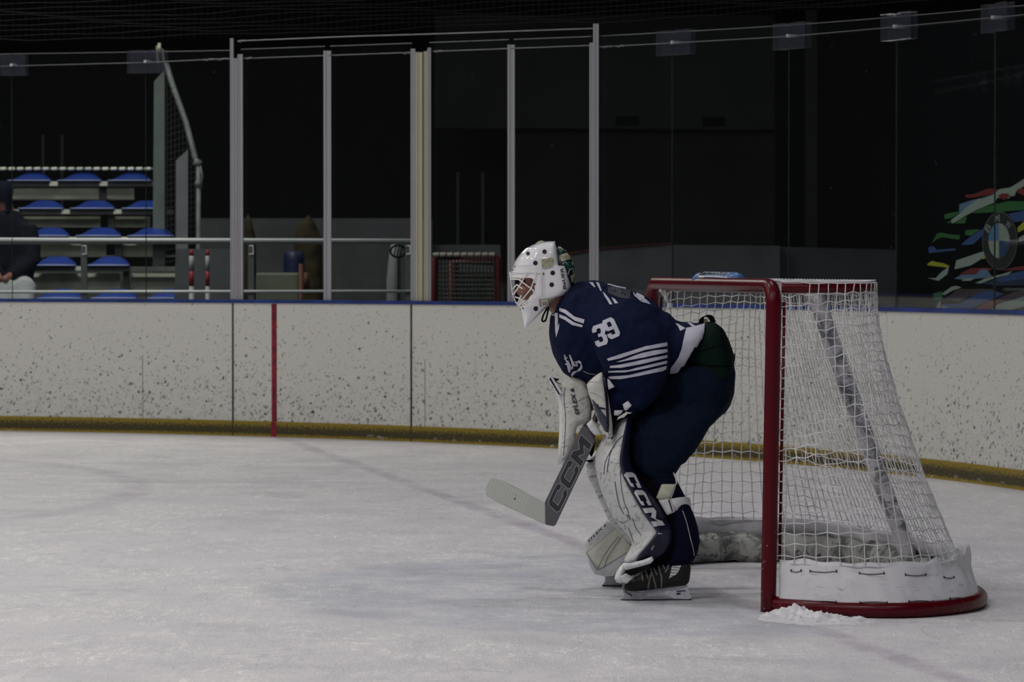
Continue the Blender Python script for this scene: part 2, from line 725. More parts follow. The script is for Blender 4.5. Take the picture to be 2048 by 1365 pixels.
def glass_material():
    t = NT('rink_glass')
    nt = t.nt
    nt.nodes.remove(t.b)
    out = nt.nodes['Material Output']
    tr = nt.nodes.new('ShaderNodeBsdfTransparent')
    tr.inputs[0].default_value = (0.93, 0.96, 0.95, 1)
    gl = nt.nodes.new('ShaderNodeBsdfGlossy')
    gl.inputs['Roughness'].default_value = 0.02
    df = nt.nodes.new('ShaderNodeBsdfDiffuse')
    df.inputs[0].default_value = (0.5, 0.53, 0.55, 1)
    fr = nt.nodes.new('ShaderNodeFresnel')
    geo = nt.nodes.new('ShaderNodeNewGeometry')
    sock(nt, t.node('ShaderNodeMapRange', 0, {0: geo.outputs['Backfacing'], 1: 0.0, 2: 1.0, 3: 1.42, 4: 1 / 1.42}), fr.inputs[0])
    m1 = nt.nodes.new('ShaderNodeMixShader')
    nt.links.new(fr.outputs[0], m1.inputs[0])
    nt.links.new(tr.outputs[0], m1.inputs[1])
    nt.links.new(gl.outputs[0], m1.inputs[2])
    o = t.coord('Object')
    sc = t.noise(t.node('ShaderNodeVectorRotate', 0, {'Vector': o, 'Angle': 0.6}, rotation_type='Y_AXIS'), 1.0, 2)
    k = t.noise(t.vscale(t.node('ShaderNodeVectorRotate', 0, {'Vector': o, 'Angle': 0.7}, rotation_type='Y_AXIS'), (3, 3, 40)), 1.6, 4, 0.6, 1.5)
    sp = t.noise(o, 22, 2)
    f = t.math('ADD', t.math('MULTIPLY', t.smooth(k, 0.70, 0.80), 0.020),
               t.math('ADD', t.math('MULTIPLY', t.smooth(sp, 0.74, 0.8), 0.05), 0.0042))
    m2 = nt.nodes.new('ShaderNodeMixShader')
    nt.links.new(f, m2.inputs[0])
    nt.links.new(m1.outputs[0], m2.inputs[1])
    nt.links.new(df.outputs[0], m2.inputs[2])
    nt.links.new(m2.outputs[0], out.inputs[0])
    return t.m


def clear_plastic(name, tint, dif, fac):
    t = NT(name)
    nt = t.nt
    nt.nodes.remove(t.b)
    out = nt.nodes['Material Output']
    tr = nt.nodes.new('ShaderNodeBsdfTransparent')
    tr.inputs[0].default_value = (*tint, 1)
    df = nt.nodes.new('ShaderNodeBsdfDiffuse')
    df.inputs[0].default_value = (*dif, 1)
    gl = nt.nodes.new('ShaderNodeBsdfGlossy')
    gl.inputs['Roughness'].default_value = 0.15
    a = nt.nodes.new('ShaderNodeMixShader')
    a.inputs[0].default_value = 0.06
    nt.links.new(tr.outputs[0], a.inputs[1])
    nt.links.new(gl.outputs[0], a.inputs[2])
    b = nt.nodes.new('ShaderNodeMixShader')
    sock(nt, t.math('MULTIPLY', t.noise(t.coord(), 60, 4), fac * 2), b.inputs[0])
    nt.links.new(a.outputs[0], b.inputs[1])
    nt.links.new(df.outputs[0], b.inputs[2])
    nt.links.new(b.outputs[0], out.inputs[0])
    return t.m


def scuffed_metal(name, col, rough=0.45, metal=0.0, spots=0.6):
    t = NT(name)
    o = t.coord()
    n = t.noise(t.vscale(o, (60, 60, 26)), 1.0, 3, 0.6)
    c = t.mix(t.math('MULTIPLY', t.smooth(n, 0.68, 0.76), spots), col, (0.05, 0.05, 0.05))
    c = t.mix(t.math('MULTIPLY', t.noise(t.vscale(o, (3, 3, 3)), 2, 3), 0.25), c, tuple(x * 0.6 for x in col))
    return t.set(c, rough, metal)


M = {}
M['board'] = board_material()
M['kick'] = kick_material()
M['cap'] = plain('blue_cap_rail', (0.012, 0.040, 0.20), 0.45, var=0.3, vscale=6)
M['ice'] = ice_material()
M['glass'] = glass_material()
M['seam'] = plain('dark_green_seam', (0.02, 0.045, 0.03), 0.7, var=0.5, vscale=30)
M['redline'] = plain('red_line_paint', (0.24, 0.008, 0.03), 0.5, var=0.4, vscale=25)
M['post'] = scuffed_metal('aluminium_post', (0.40, 0.40, 0.43), 0.5, 0.1)
M['cream'] = scuffed_metal('cream_post', (0.50, 0.48, 0.36), 0.6, 0.0, 0.4)
M['clip'] = clear_plastic('clear_clip_plastic', (0.80, 0.81, 0.86), (0.50, 0.52, 0.64), 0.028)
M['bolt'] = plain('bolt_steel', (0.75, 0.77, 0.78), 0.3, 0.3)
M['cable'] = plain('steel_cable', (0.15, 0.16, 0.16), 0.4, 0.2)
M['edge'] = plain('ground_glass_edge', (0.20, 0.21, 0.22), 0.4)
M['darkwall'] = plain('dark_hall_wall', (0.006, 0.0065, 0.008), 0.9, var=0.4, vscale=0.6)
M['darkfloor'] = plain('dark_rubber_floor', (0.02, 0.02, 0.022), 0.8)

# ------------------------------------------------------------------ ice, boards
def wide(name, x0, x1, y0, y1, z, m, kind='structure'):
    o = mk(name, [(x0, y0, z), (x1, y0, z), (x1, y1, z), (x0, y1, z)], [(0, 1, 2, 3)], m)
    return meta(o, kind=kind)


# ice sheet follows the rink outline
opp = 0.42                                            # near side boards, along EG from the camera
ice_out = [bpath(TH_L + 3.6, TH_R - 1.9)]
pts = [q[0] + q[1] * 0.01 for q in ice_out[0]]
q0, q1 = pts[0], pts[-1]
far_l = q0 - EB * 12
near_r = q1 + EG * (opp - q1.dot(EG))
near_l = far_l + EG * (opp - far_l.dot(EG))
pts = [far_l] + pts + [near_r, near_l]
o = mk('floor_ice', [(p.x, p.y, 0) for p in pts[::-1]], [tuple(range(len(pts)))], M['ice'])
meta(o, kind='structure')
wide('floor_hall', -70, 40, -20, 60, -0.03, M['darkfloor'])

walls = [('wall_left', -560, 466), ('wall_back_left', 466, 823), ('wall_back', 823, 1330),
         ('wall_back_right', 1330, 1774), ('wall_right', 1774, 2330)]
for name, a, b in walls:
    ta = bth(a) if a > -500 else TH_L + 3.6
    tb = bth(b) if b < 2300 else TH_R - 1.9
    g = 0.002 / RR
    w = meta(bstrip(name, ta - g, tb + g, 0, 0.05, 0.0, ZB - 0.02, M['board']), kind='structure')
    bstrip('kick_plate', ta - g, tb + g, -0.008, 0.012, 0.0, 0.118, M['kick'], w)
    bstrip('cap_rail', ta - g * 0.2, tb + g * 0.2, -0.012, 0.085, ZB - 0.026, ZB, M['cap'], w)
    if b < 1000:
        t = bth(b)
        bstrip('joint_strip', t + 0.0045 / RR, t - 0.0045 / RR, -0.0095, 0.01, 0.0, ZB - 0.03, M['seam'], w)
    if name == 'wall_back_left':
        bstrip('goal_line_stripe', bth(543.2), bth(553.6), -0.0012, 0.004, 0.118, ZB - 0.03, M['redline'], w)
        bstrip('goal_line_stripe', bth(543.2), bth(553.6), -0.0095, 0.004, 0.0, 0.116, M['redline'], w)
    for s, z0 in ((285, 0.12), (850, 0.12)):
        if a < s < b:
            t = bth(s)
            bstrip('joint_strip', t + 0.002 / RR, t - 0.002 / RR, -0.001, 0.01, z0, 0.62, M['seam'], w)


# the near side and the far end of the rink, which the glass mirrors
def wall_run(name, a, b, zt=ZB):
    a, b = Vector(a), Vector(b)
    d = (b - a).normalized()
    n = Vector((d.y, -d.x))
    mb = MB()
    mb.prism([(a.x, a.y, 0), (b.x, b.y, 0), (b.x, b.y, zt), (a.x, a.y, zt)], (n.x * 0.06, n.y * 0.06, 0))
    return meta(mb.build(name, M['board']), kind='structure')


wall_run('wall_near', near_r, near_l)
wall_run('wall_end', near_l, far_l)

# ------------------------------------------------------------------ glass, posts, clips
GT = [(-400, 117), (-150, 111), (0, 108), (461, 101), (484, 98.5), (831, 86), (860, 85), (1180, 73), (1345, 64), (1578, 50), (1793, 33),
      (1990, 15), (2330, -18)]


def interp(tab, x):
    for (a, b), (c, d) in zip(tab, tab[1:]):
        if x <= c:
            return b + (d - b) * (x - a) / (c - a)
    return tab[-1][1]


def bY(px, r=0.0):
    return bpt(px, r).y


def gtop(px):
    return P(px, interp(GT, px), bY(px, 0.05)).z


panes = [(-330, 25), (26, 292.5), (293.5, 464), (483, 650), (661, 824), (859, 1018), (1028, 1183), (1192, 1344.5),
         (1345.5, 1577.5), (1578.5, 1792.5), (1793.5, 1989), (1991, 2250)]
for i, (a, b) in enumerate(panes):
    g = 0.0
    pa = bpath(bth(a, 0.056), bth(b, 0.056))
    v, f = [], []
    za, zb = gtop(a), gtop(b)
    n = len(pa) - 1
    for k, (p, nr, s) in enumerate(pa):
        zt = za + (zb - za) * k / n
        for r, z in ((0.05, ZB), (0.062, ZB), (0.062, zt), (0.05, zt)):
            q = p + nr * r
            v.append((q.x, q.y, z))
    for k in range(n):
        for j in range(4):
            jj = (j + 1) % 4
            f.append((k * 4 + j, k * 4 + jj, k * 4 + 4 + jj, k * 4 + 4 + j))
    f += [(3, 2, 1, 0), (n * 4, n * 4 + 1, n * 4 + 2, n * 4 + 3)]
    w = meta(mk('window_%d' % (i + 1), v, f, M['glass']), kind='structure')
    # bright ground top edge of the pane
    mb = MB()
    mb.tube([(p.x + nr.x * 0.056, p.y + nr.y * 0.056, za + (zb - za) * k / n) for k, (p, nr, s) in enumerate(pa)], 0.0024, 5)
    mb.build('glass_edge', M['edge'], w)
    if b in (25, 292.5, 1344.5, 1577.5, 1792.5, 1989):
        p, nr, s = pa[-1]
        zb2 = zb
        mb = MB()
        mb.box((-0.0014, -0.005, ZB), (0.0014, 0.005, zb2 - 0.06))
        th = atan2(nr.y, nr.x) - pi / 2
        vv = [(p.x + nr.x * 0.056 + q.x * cos(th) - q.y * sin(th), p.y + nr.y * 0.056 + q.x * sin(th) + q.y * cos(th), q.z) for q in mb.v]
        mk('glass_joint', vv, mb.f, M['seam'], w)


def post(name, xl, xr, yt, m, label, cat='post', dy=0.0, depth=0.07, parent=None, group=None):
    Y = bY((xl + xr) / 2, 0.035) + dy
    mb = MB()
    zt = P((xl + xr) / 2, yt, Y).z
    x0, x1 = P(xl, 300, Y).x, P(xr, 300, Y).x
    w = x1 - x0
    # channel section: two lips and a web
    sec = [(x0, 0), (x0 + w * 0.3, 0), (x0 + w * 0.34, 0.006), (x1 - w * 0.34, 0.006), (x1 - w * 0.3, 0), (x1, 0), (x1, depth), (x0, depth)]
    rings = [[(x, Y - 0.03 + d, z) for x, d in sec] for z in (ZB, zt)]
    mb.loft(rings)
    o = mb.build(name, m, parent, loc=(x0, Y, ZB))
    if not parent:
        meta(o, label, cat, group)
    return o


gp = 'metal posts between the rink glass panes'
post('glass_post', 461, 467.5, 77, M['post'], 'thin aluminium post with the highest top in the cluster left of the red stripe', group=gp)
post('glass_post', 468, 475, 117, M['post'], 'short middle aluminium strip in the post cluster left of the red stripe', group=gp)
post('glass_post', 476, 486, 109, M['post'], 'wider right-hand aluminium post in the cluster left of the red stripe', group=gp)
post('glass_post', 647.5, 662.5, 102, M['post'], 'single wide aluminium post right of the red board stripe', group=gp)
post('glass_post', 821.5, 830.5, 98, M['post'], 'aluminium post on the left edge of the cream gate posts', group=gp)
post('gate_post', 831, 845, 105, M['cream'], 'wider cream painted gate post between two panes', group='cream gate posts')
post('gate_post', 847.5, 855, 103, M['cream'], 'narrow cream gate post just right of the wider cream one', group='cream gate posts')
post('glass_post', 855, 862, 96, M['post'], 'aluminium post on the right edge of the cream gate posts', group=gp)
post('glass_post', 1015, 1029.5, 90, M['post'], 'wide aluminium post rising behind the goalie mask', group=gp)
post('glass_post', 1179, 1186, 86, M['post'], 'shorter half of the aluminium double post behind the goalie shoulder', group=gp)
post('glass_post', 1186.5, 1197, 48, M['post'], 'tallest aluminium post of the rink glass, behind the goalie shoulder', group=gp)

# clear clips holding pane to pane
clips = [(25, 130, 27, 21, 'clear plastic glass clip at the left edge of the stand view'),
         (292.5, 123, 38, 23, 'clear plastic glass clip above the grey stand column'),
         (1345, 85, 34, 25, 'clear plastic glass clip nearest the tallest aluminium post'),
         (1576, 72, 32, 26, 'second clear glass clip to the right of the tallest post'),
         (1789, 53, 30, 27, 'third clear glass clip to the right of the tallest post'),
         (1985, 35, 26, 28, 'clear glass clip high above the colourful advert panel')]
for x, y, hw, hh, lab in clips:
    a, b = bpt(x - hw, 0.03), bpt(x + hw, 0.03)
    c = bpt(x, 0.03)
    z = P(x, y, c.y).z
    sy = F / c.y
    z0, z1 = z - hh / sy, z + hh / sy
    e = empty('glass_clip', (c.x, c.y, z), lab, 'clip', 'clear clips along the top of the glass')
    nr = (c - RC).normalized()
    for r in (0.0, 0.05):
        mb = MB()
        k = 0.10
        d = b - a
        pl = [(a.x, a.y, z0), (b.x, b.y, z0), (b.x, b.y, z1),
              (a.x + d.x * 0.56, a.y + d.y * 0.56, z1), (a.x + d.x * 0.53, a.y + d.y * 0.53, z1 - k * (z1 - z0)),
              (a.x + d.x * 0.47, a.y + d.y * 0.47, z1 - k * (z1 - z0)), (a.x + d.x * 0.44, a.y + d.y * 0.44, z1), (a.x, a.y, z1)]
        mb.prism([(p[0] + nr.x * r, p[1] + nr.y * r, p[2]) for p in pl], (nr.x * 0.008, nr.y * 0.008, 0))
        bevel(mb.build('plate', M['clip'], e), 0.002, 2)
    mb = MB()
    mb.tube([(c.x - nr.x * 0.012, c.y - nr.y * 0.012, z), (c.x + nr.x * 0.07, c.y + nr.y * 0.07, z)], 0.012, 10)
    mb.build('bolt', M['bolt'], e)

# steel cables through the bolts
def cable(label, pts, r=0.0035, knots=()):
    mb = MB()
    path = []
    for (x0, y0), (x1, y1) in zip(pts, pts[1:]):
        n = max(2, int((x1 - x0) / 60))
        for k in range(n):
            t = k / n
            x = x0 + (x1 - x0) * t
            path.append(P(x, y0 + (y1 - y0) * t, bY(x, 0.02)))
    path.append(P(*pts[-1], bY(pts[-1][0], 0.02)))
    mb.tube(path, r, 5)
    o = mb.build('cable', M['cable'], loc=path[0])
    meta(o, label, 'cable', 'thin steel cables along the glass')
    for x, y, l in knots:
        k = MB()
        ya = y
        k.tube([P(x, y, bY(x, 0.015)), P(x + l * 0.4, y + 1.5, bY(x, 0.015)), P(x + l * 0.7, y - 1, bY(x, 0.015)), P(x + l, y, bY(x, 0.015))],
               [0.004, 0.009, 0.006, 0.009], 6)
        k.build('turnbuckle', M['cable'], o)
    return o


cable('thin steel cable running through the clips on the left glass', [(-300, 139), (25, 132), (292, 125), (461, 117)], 0.003, [(405, 119, 22), (428, 118, 30)])
cable('thin steel cable across the gate panes right of the red stripe', [(488, 117), (822, 105)], 0.003, [(490, 116, 14), (805, 106, 14)])
cable('thin steel cable across the two panes behind the goalie mask', [(866, 103), (1180, 91)], 0.003, [(866, 102, 18)])
cable('thin steel cable through the clips on the right glass', [(1199, 94), (1345, 86), (1576, 73), (1789, 54), (2200, 15)], 0.0025, [(1200, 93, 24), (1230, 92, 18)])
cable('top rope of the safety net above the gate panes', [(475, 82), (700, 73), (900, 67), (1186, 57)], 0.004, [(475, 82, 14)])
# ------------------------------------------------------------------ safety net hung above the glass
M['netdark'] = plain('black_net_cord', (0.014, 0.014, 0.016), 0.9)
mb = MB()
for k in range(12):
    y = 74 - k * 9
    pts = []
    for x in range(-60, 2120, 60):
        yb = interp(GT, x) - 30 - k * 9.0
        pts.append(P(x, yb + 3.0 * sin(x / 90.0 + k) + 2 * sin(x / 37.0 + 2 * k), bY(x, 0.12)))
    mb.tube(pts, 0.0016, 3, cap=False)
for x in range(-40, 2110, 13):
    mb.tube([P(x, interp(GT, x) - 26, bY(x, 0.12)), P(x + 1, interp(GT, x) - 75, bY(x, 0.12)), P(x - 1, interp(GT, x) - 136, bY(x, 0.12))], 0.0011, 3, cap=False)
o = mb.build('safety_net', M['netdark'])
meta(o, 'dark safety netting hung above the rink glass', 'net', kind='stuff')
# ------------------------------------------------------------------ the goal
GW, GH, PR = 1.955, 1.25, 0.0295


def g(a, b, z=0.0):
    q = NP + EG * a + EB * (b + 0.017 * z)
    return Vector((q.x, q.y, z))


def red_metal():
    t = NT('red_painted_steel')
    o = t.coord()
    x, y, z = t.sep(o)
    n = t.noise(o, 70, 4, 0.6)
    low = t.smooth(z, 0.9, 0.0)
    chip = t.smooth(t.math('ADD', n, t.math('MULTIPLY', low, 0.09)), 0.755, 0.79)
    dark = t.smooth(t.noise(o, 26, 3), 0.66, 0.74)
    c = t.mix(t.noise(o, 8, 3), (0.068, 0.0003, 0.0045), (0.088, 0.0005, 0.0060))
    c = t.mix(t.math('MULTIPLY', dark, 0.6), c, (0.02, 0.006, 0.01))
    c = t.mix(t.math('MULTIPLY', chip, 0.6), c, (0.7, 0.62, 0.64))
    return t.set(c, 0.33, spec=0.22, coat=0.0)


def canvas(name, clean, dirty, amount, scale=5):
    t = NT(name)
    o = t.coord()
    n = t.noise(t.node('ShaderNodeVectorMath', 0, {0: o, 1: t.vscale(t.node('ShaderNodeTexNoise', 1, {'Vector': o, 'Scale': 9.0}), (0.12, 0.12, 0.12))}, operation='ADD'), scale, 6, 0.72, 0.8)
    m2 = t.noise(t.vscale(o, (4, 4, 14)), 2.4, 4, 0.6, 2.0)
    c = t.mix(t.math('MULTIPLY', t.smooth(n, 0.60 - 0.2 * amount, 0.78 - 0.2 * amount), amount), clean, dirty)
    c = t.mix(t.math('MULTIPLY', t.smooth(m2, 0.58, 0.70), amount), c, tuple(x * 0.5 for x in dirty))
    wv = t.noise(t.vscale(o, (160, 160, 160)), 1.0, 1)
    t.bump(t.math('ADD', t.math('MULTIPLY', n, 1.0), t.math('MULTIPLY', wv, 0.15)), 0.5, 0.01)
    return t.set(c, 0.75, spec=0.2)


M['red'] = red_metal()
M['cord'] = plain('white_net_cord', (0.68, 0.68, 0.70), 0.85, spec=0.1, var=0.25, vscale=9)
M['canvas'] = canvas('white_canvas', (0.66, 0.66, 0.70), (0.33, 0.33, 0.37), 0.35)
M['pad_grey'] = canvas('marbled_padding', (0.56, 0.56, 0.60), (0.085, 0.09, 0.105), 0.85, 6)
M['pad_dirty'] = canvas('dirty_padding', (0.40, 0.41, 0.39), (0.06, 0.065, 0.065), 0.9, 7)
M['stitch'] = plain('dark_stitching', (0.03, 0.03, 0.035), 0.7)
M['snow'] = plain('ice_shavings', (0.80, 0.80, 0.84), 0.85, var=0.15, vscale=40, bump=0.6, bscale=160)

goal = empty('hockey_goal', g(0, 0, 0), 'red steel ice hockey goal with white cord net behind the goalie', 'goal')

# front frame: post, bar, post in one bent tube
path = [g(0, 0, 0.0)]
el = 0.075
for k in range(14):
    path.append(g(0, 0, (GH - el) * (k + 1) / 14))
for k in range(1, 9):
    t = pi / 2 * k / 8
    path.append(g(el * (1 - cos(t)), 0, GH - el + el * sin(t)))
for k in range(1, 14):
    path.append(g(el + (GW - 2 * el) * k / 14, 0, GH))
for k in range(0, 9):
    t = pi / 2 * k / 8
    path.append(g(GW - el + el * sin(t), 0, GH - el + el * cos(t)))
for k in range(1, 14):
    path.append(g(GW, 0, (GH - el) * (1 - k / 13)))
mb = MB()
mb.tube(path, PR, 20)
mb.build('post_frame', M['red'], goal, True)

bh = [(0, .02), (-.16, .12), (-.28, .27), (-.33, .42), (-.29, .58), (-.15, .76), (.05, .87), (.35, .94), (GW / 2, .97)]
th_ = [(0, .03), (-.035, .15), (-.025, .28), (.03, .375), (.16, .44), (.4, .465), (GW / 2, .475)]


def full(h):
    return curve2(h + [(GW - a, b) for a, b in h[-2::-1]], 8)


def arcs(c, n):
    L = [0]
    for p, q in zip(c, c[1:]):
        L.append(L[-1] + hypot(q[0] - p[0], q[1] - p[1]))
    out = []
    j = 0
    for i in range(n + 1):
        s = L[-1] * i / n
        while j < len(c) - 2 and L[j + 1] < s:
            j += 1
        t = (s - L[j]) / max(1e-9, L[j + 1] - L[j])
        out.append((c[j][0] + (c[j + 1][0] - c[j][0]) * t, c[j][1] + (c[j + 1][1] - c[j][1]) * t))
    return out


baseC, topC = full(bh), full(th_)
mb = MB()
mb.tube([g(a, b, 0.03) for a, b in baseC], 0.03, 12)
mb.build('base_frame', M['red'], goal, True)
mb = MB()
mb.tube([g(a, b, GH - 0.006) for a, b in topC], 0.021, 12)
mb.build('top_frame', M['red'], goal, True)
NB, NR = 78, 27
bA, tA = arcs(baseC, NB), arcs(topC, NB)
ZN0, ZN1 = GH + 0.012, 0.19          # net from the top tube to the canvas


def surf(u, z):
    """net surface: u 0..NB (float) round the goal, z height"""
    i = min(int(u), NB - 1)
    t = u - i
    A = [x + (y - x) * t for x, y in zip(tA[i], tA[i + 1])]
    B = [x + (y - x) * t for x, y in zip(bA[i], bA[i + 1])]
    v = min(1, max(0, (GH - z) / GH))
    w = v ** 1.06
    # cord net hangs in a little between the tubes
    sag = 0.028 * sin(pi * min(1, v * 1.02))
    a = A[0] + (B[0] - A[0]) * w
    b = A[1] + (B[1] - A[1]) * w - sag * min(1, b_in(u))
    fade = max(0.0, 1 - v * 9)
    if fade:
        da, db = A[0] - GW / 2, A[1] - 0.15
        if i > 2 and i < NB - 3:
            l = hypot(da * 0.45, db)
            a += da * 0.45 / l * 0.025 * fade
            b += db / l * 0.025 * fade
    return g(a, b, z)


def b_in(u):
    return sin(pi * u / NB)


def zrow(i, j):
    """height of knot i of row j"""
    u = i / NB
    z = ZN0 + (ZN1 - ZN0) * j / NR
    e = min(u, 1 - u)
    lift = 0.072 * sin(pi * min(1, e / 0.30)) * sin(pi * min(1, j / NR) ** 0.8)
    zig = 0.0042 * (1 if (i + j) % 2 else -1) * (0 if j in (0, NR) else 1)
    return z + lift - 0.012 * (j not in (0, NR)) + zig


knots = [[surf(i, zrow(i, j)) + Vector((noise.noise(Vector((i * .7, j * .7, 1))), noise.noise(Vector((i * .7, j * .7, 5))), noise.noise(Vector((i * .7, j * .7, 9))))) * 0.006
          for j in range(NR + 1)] for i in range(NB + 1)]
mb = MB()
for i in range(NB + 1):
    mb.tube(knots[i], 0.0023, 5, cap=False)
for j in range(0, NR + 1):
    mb.tube([knots[i][j] for i in range(NB + 1)], 0.0023, 5, cap=False)
# over the top, from the bar back to the top tube
nt_ = 44
for i in range(nt_ + 1):
    a = GW * i / nt_
    aa = min(max(a, 0.0), GW)
    # back end: point of the top curve with this a
    bb = max([q[1] for q in topC if abs(q[0] - aa) < 0.06] or [0.3])
    mb.tube([g(aa, 0.0 + bb * k / 6, GH + 0.022 - 0.045 * sin(pi * k / 6) * (0.35 + 0.65 * sin(pi * a / GW))) for k in range(7)], 0.0022, 4, cap=False)
for k in range(1, 11):
    f_ = k / 11
    pth = []
    for i in range(nt_ + 1):
        a = GW * i / nt_
        bb = max([q[1] for q in topC if abs(q[0] - a) < 0.06] or [0.3])
        pth.append(g(a, bb * f_, GH + 0.022 - 0.045 * sin(pi * f_) * (0.35 + 0.65 * sin(pi * a / GW)) + 0.002 * (-1) ** i))
    mb.tube(pth, 0.0022, 4, cap=False)
# thick selvedge along the top tube
mb.tube([g(a, b, GH + 0.016) for a, b in topC], 0.006, 6)
mb.build('net', M['cord'], goal, True)

# lacing bar and lace along each post
for a0, nm in ((0.0, 1), (GW, -1)):
    mb = MB()
    mb.tube([g(a0, 0.042, 0.20), g(a0, 0.042, 1.19)], 0.006, 8)
    mb.build('lacing_bar', M['red'], goal, True)
    mb = MB()
    pth = []
    for k in range(112):
        z = 0.19 + 1.02 * k / 111
        pth.append(g(a0 - nm * (0.010 if k % 2 else -0.004), 0.040 + (0.024 if k % 2 else 0.0), z))
    mb.tube(pth, 0.0026, 5)
    mb.build('lace', M['cord'], goal, True)

# bunch of spare net tied up inside the far top corner
mb = MB()
for k in range(9):
    dx, dy = random.uniform(-7, 7), random.uniform(-.03, .03)
    mb.tube(curve2([P(1318 + k * 3.4, 578 + random.uniform(-3, 6), 15.08 + dy), P(1334 + dx * .6, 596, 15.1 + dy), P(1339 + dx * .22, 612, 15.1),
                    P(1341 + dx * .6, 632, 15.1 + dy), P(1345 + dx, 656, 15.1 + dy)], 4), 0.0034, 5)
mb.tube([P(1334, 611, 15.09), P(1345, 613, 15.09)], 0.012, 8)
mb.build('tied_cord', M['cord'], goal, True)

# canvas skirt
def skirt_pt(u, t):
    """t 0 at the base tube, 1 at its top edge"""
    z = 0.042 + (0.205 - 0.042) * t
    p = surf(u, z)
    n = noise.noise(Vector((u * 0.35, t * 2.0, 0.3))) * 0.016 + noise.noise(Vector((u * 1.1, t * 3, 7))) * 0.006
    f = math.exp(-((u - 22.4) / 2.3) ** 2)                       # corner where the cloth has come loose
    f2 = math.exp(-((u - 20.2) / 1.5) ** 2)
    out = n * (0.4 + t) + f * (0.050 * t ** 1.4) + 0.027 * (1 - t) - f2 * 0.02 * sin(pi * t)
    c = g(GW / 2, 0.25, z)
    d = (p - c)
    d.z = 0
    p = p + d.normalized() * out
    p.z = z + 0.012 * noise.noise(Vector((u * 0.5, 3, 3))) * t + f * 0.035 * t * (1 if u > 20.8 else 0.2)
    return p


mb = MB()
NS, NTt = 240, 8
mb.loft([[skirt_pt(0.5 + (NB - 1) * i / NS, j / NTt) for j in range(NTt + 1)] for i in range(NS + 1)], closed=False)
sk = mb.build('skirt', M['canvas'], goal, True)
md = sk.modifiers.new('t', 'SOLIDIFY')
md.thickness = 0.004
stree = bvh(sk)
for x0, x1, y, d in ((1582, 1602, 1142, 4), (1620, 1673, 1143, 3), (1719, 1768, 1147, 3), (1811, 1852, 1150, 3), (1888, 1908, 1155, 3),
                     (1619, 1672, 1205, -2), (1720, 1774, 1206, -2), (1818, 1866, 1204, -2), (1900, 1930, 1198, -2)):
    pl = on(stree, 0.004)
    q = [pl(x0 + (x1 - x0) * t, y + d * (sin(pi * t)) * 0.8) for t in [k / 8 for k in range(9)]]
    q = [p for p in q if p is not None]
    if len(q) > 2:
        mb = MB()
        mb.tube(q, 0.0015, 5)
        for e in (q[0], q[-1]):
            mb.tube([e + Vector((0, 0, -0.004)), e + Vector((0, -0.002, 0.005))], 0.0026, 6)
        mb.build('lacing_stitch', M['stitch'], sk, True)

# dirty padded roll inside the base, and padded centre brace
mb = MB()
rings = []
ia = [k for k in range(25, NB - 2)]
for k in ia:
    a, b = bA[k]
    c = Vector((GW / 2, 0.3))
    d = (c - Vector((a, b))).normalized()
    lump = 0.018 * noise.noise(Vector((k * 0.35, 0, 0)))
    cc = Vector((a, b)) + d * (0.085 + lump)
    ring = []
    for q in range(12):
        t = 2 * pi * q / 12
        r = 0.062 + 0.022 * noise.noise(Vector((k * 0.45, q * 0.8, 4)))
        e = cc + d * r * cos(t) * 0.75
        ring.append(g(e.x, e.y, 0.07 + r * 1.05 * sin(t)))
    rings.append(ring)
mb.loft(rings)
mb.build('base_padding', M['pad_dirty'], goal, True)
mb = MB()
rings = []
for k in range(25):
    t = k / 24
    z = 1.235 + (0.10 - 1.235) * t
    b = 0.445 + (0.885 - 0.445) * t ** 1.02
    w = 0.062 + 0.008 * noise.noise(Vector((t * 9, 0, 0)))
    dd = 0.03
    rings.append([g(GW / 2 + w * sgnpow(cos(2 * pi * q / 16), 0.55), b + dd * sgnpow(sin(2 * pi * q / 16), 0.8), z) for q in range(16)])
mb.loft(rings)
mb.build('centre_padding', M['pad_grey'], goal, True)

# ------------------------------------------------------------------ ice shavings at the post
mb = MB()
NX, NY = 90, 44
vv = []
for j in range(NY + 1):
    for i in range(NX + 1):
        px = 1490 + 360 * i / NX
        py = 1206 + 62 * j / NY
        p = G(px, py)
        core = math.exp(-((px - 1600) / 46) ** 2 - ((py - 1230) / 14) ** 2) + 0.55 * math.exp(-((px - 1672) / 72) ** 2 - ((py - 1242) / 8) ** 2) \
            + 0.45 * math.exp(-((px - 1538) / 22) ** 2 - ((py - 1236) / 7) ** 2)
        n = 0.55 + 0.9 * noise.fractal(Vector((p.x * 16, p.y * 16, 0)), 1.0, 2.0, 5) * 0.6 + 0.25 * noise.noise(p * 70)
        h = 0.064 * core * max(0.05, n) - 0.007
        vv.append((p.x, p.y, h))
ff = [(j * (NX + 1) + i, j * (NX + 1) + i + 1, (j + 1) * (NX + 1) + i + 1, (j + 1) * (NX + 1) + i) for j in range(NY) for i in range(NX)]
ff = [f[::-1] for f in ff]
o = mk('snow_pile', vv, ff, M['snow'], None, True, loc=G(1590, 1235))
meta(o, 'little heap of ice shavings at the foot of the near goal post', 'snow', kind='stuff')

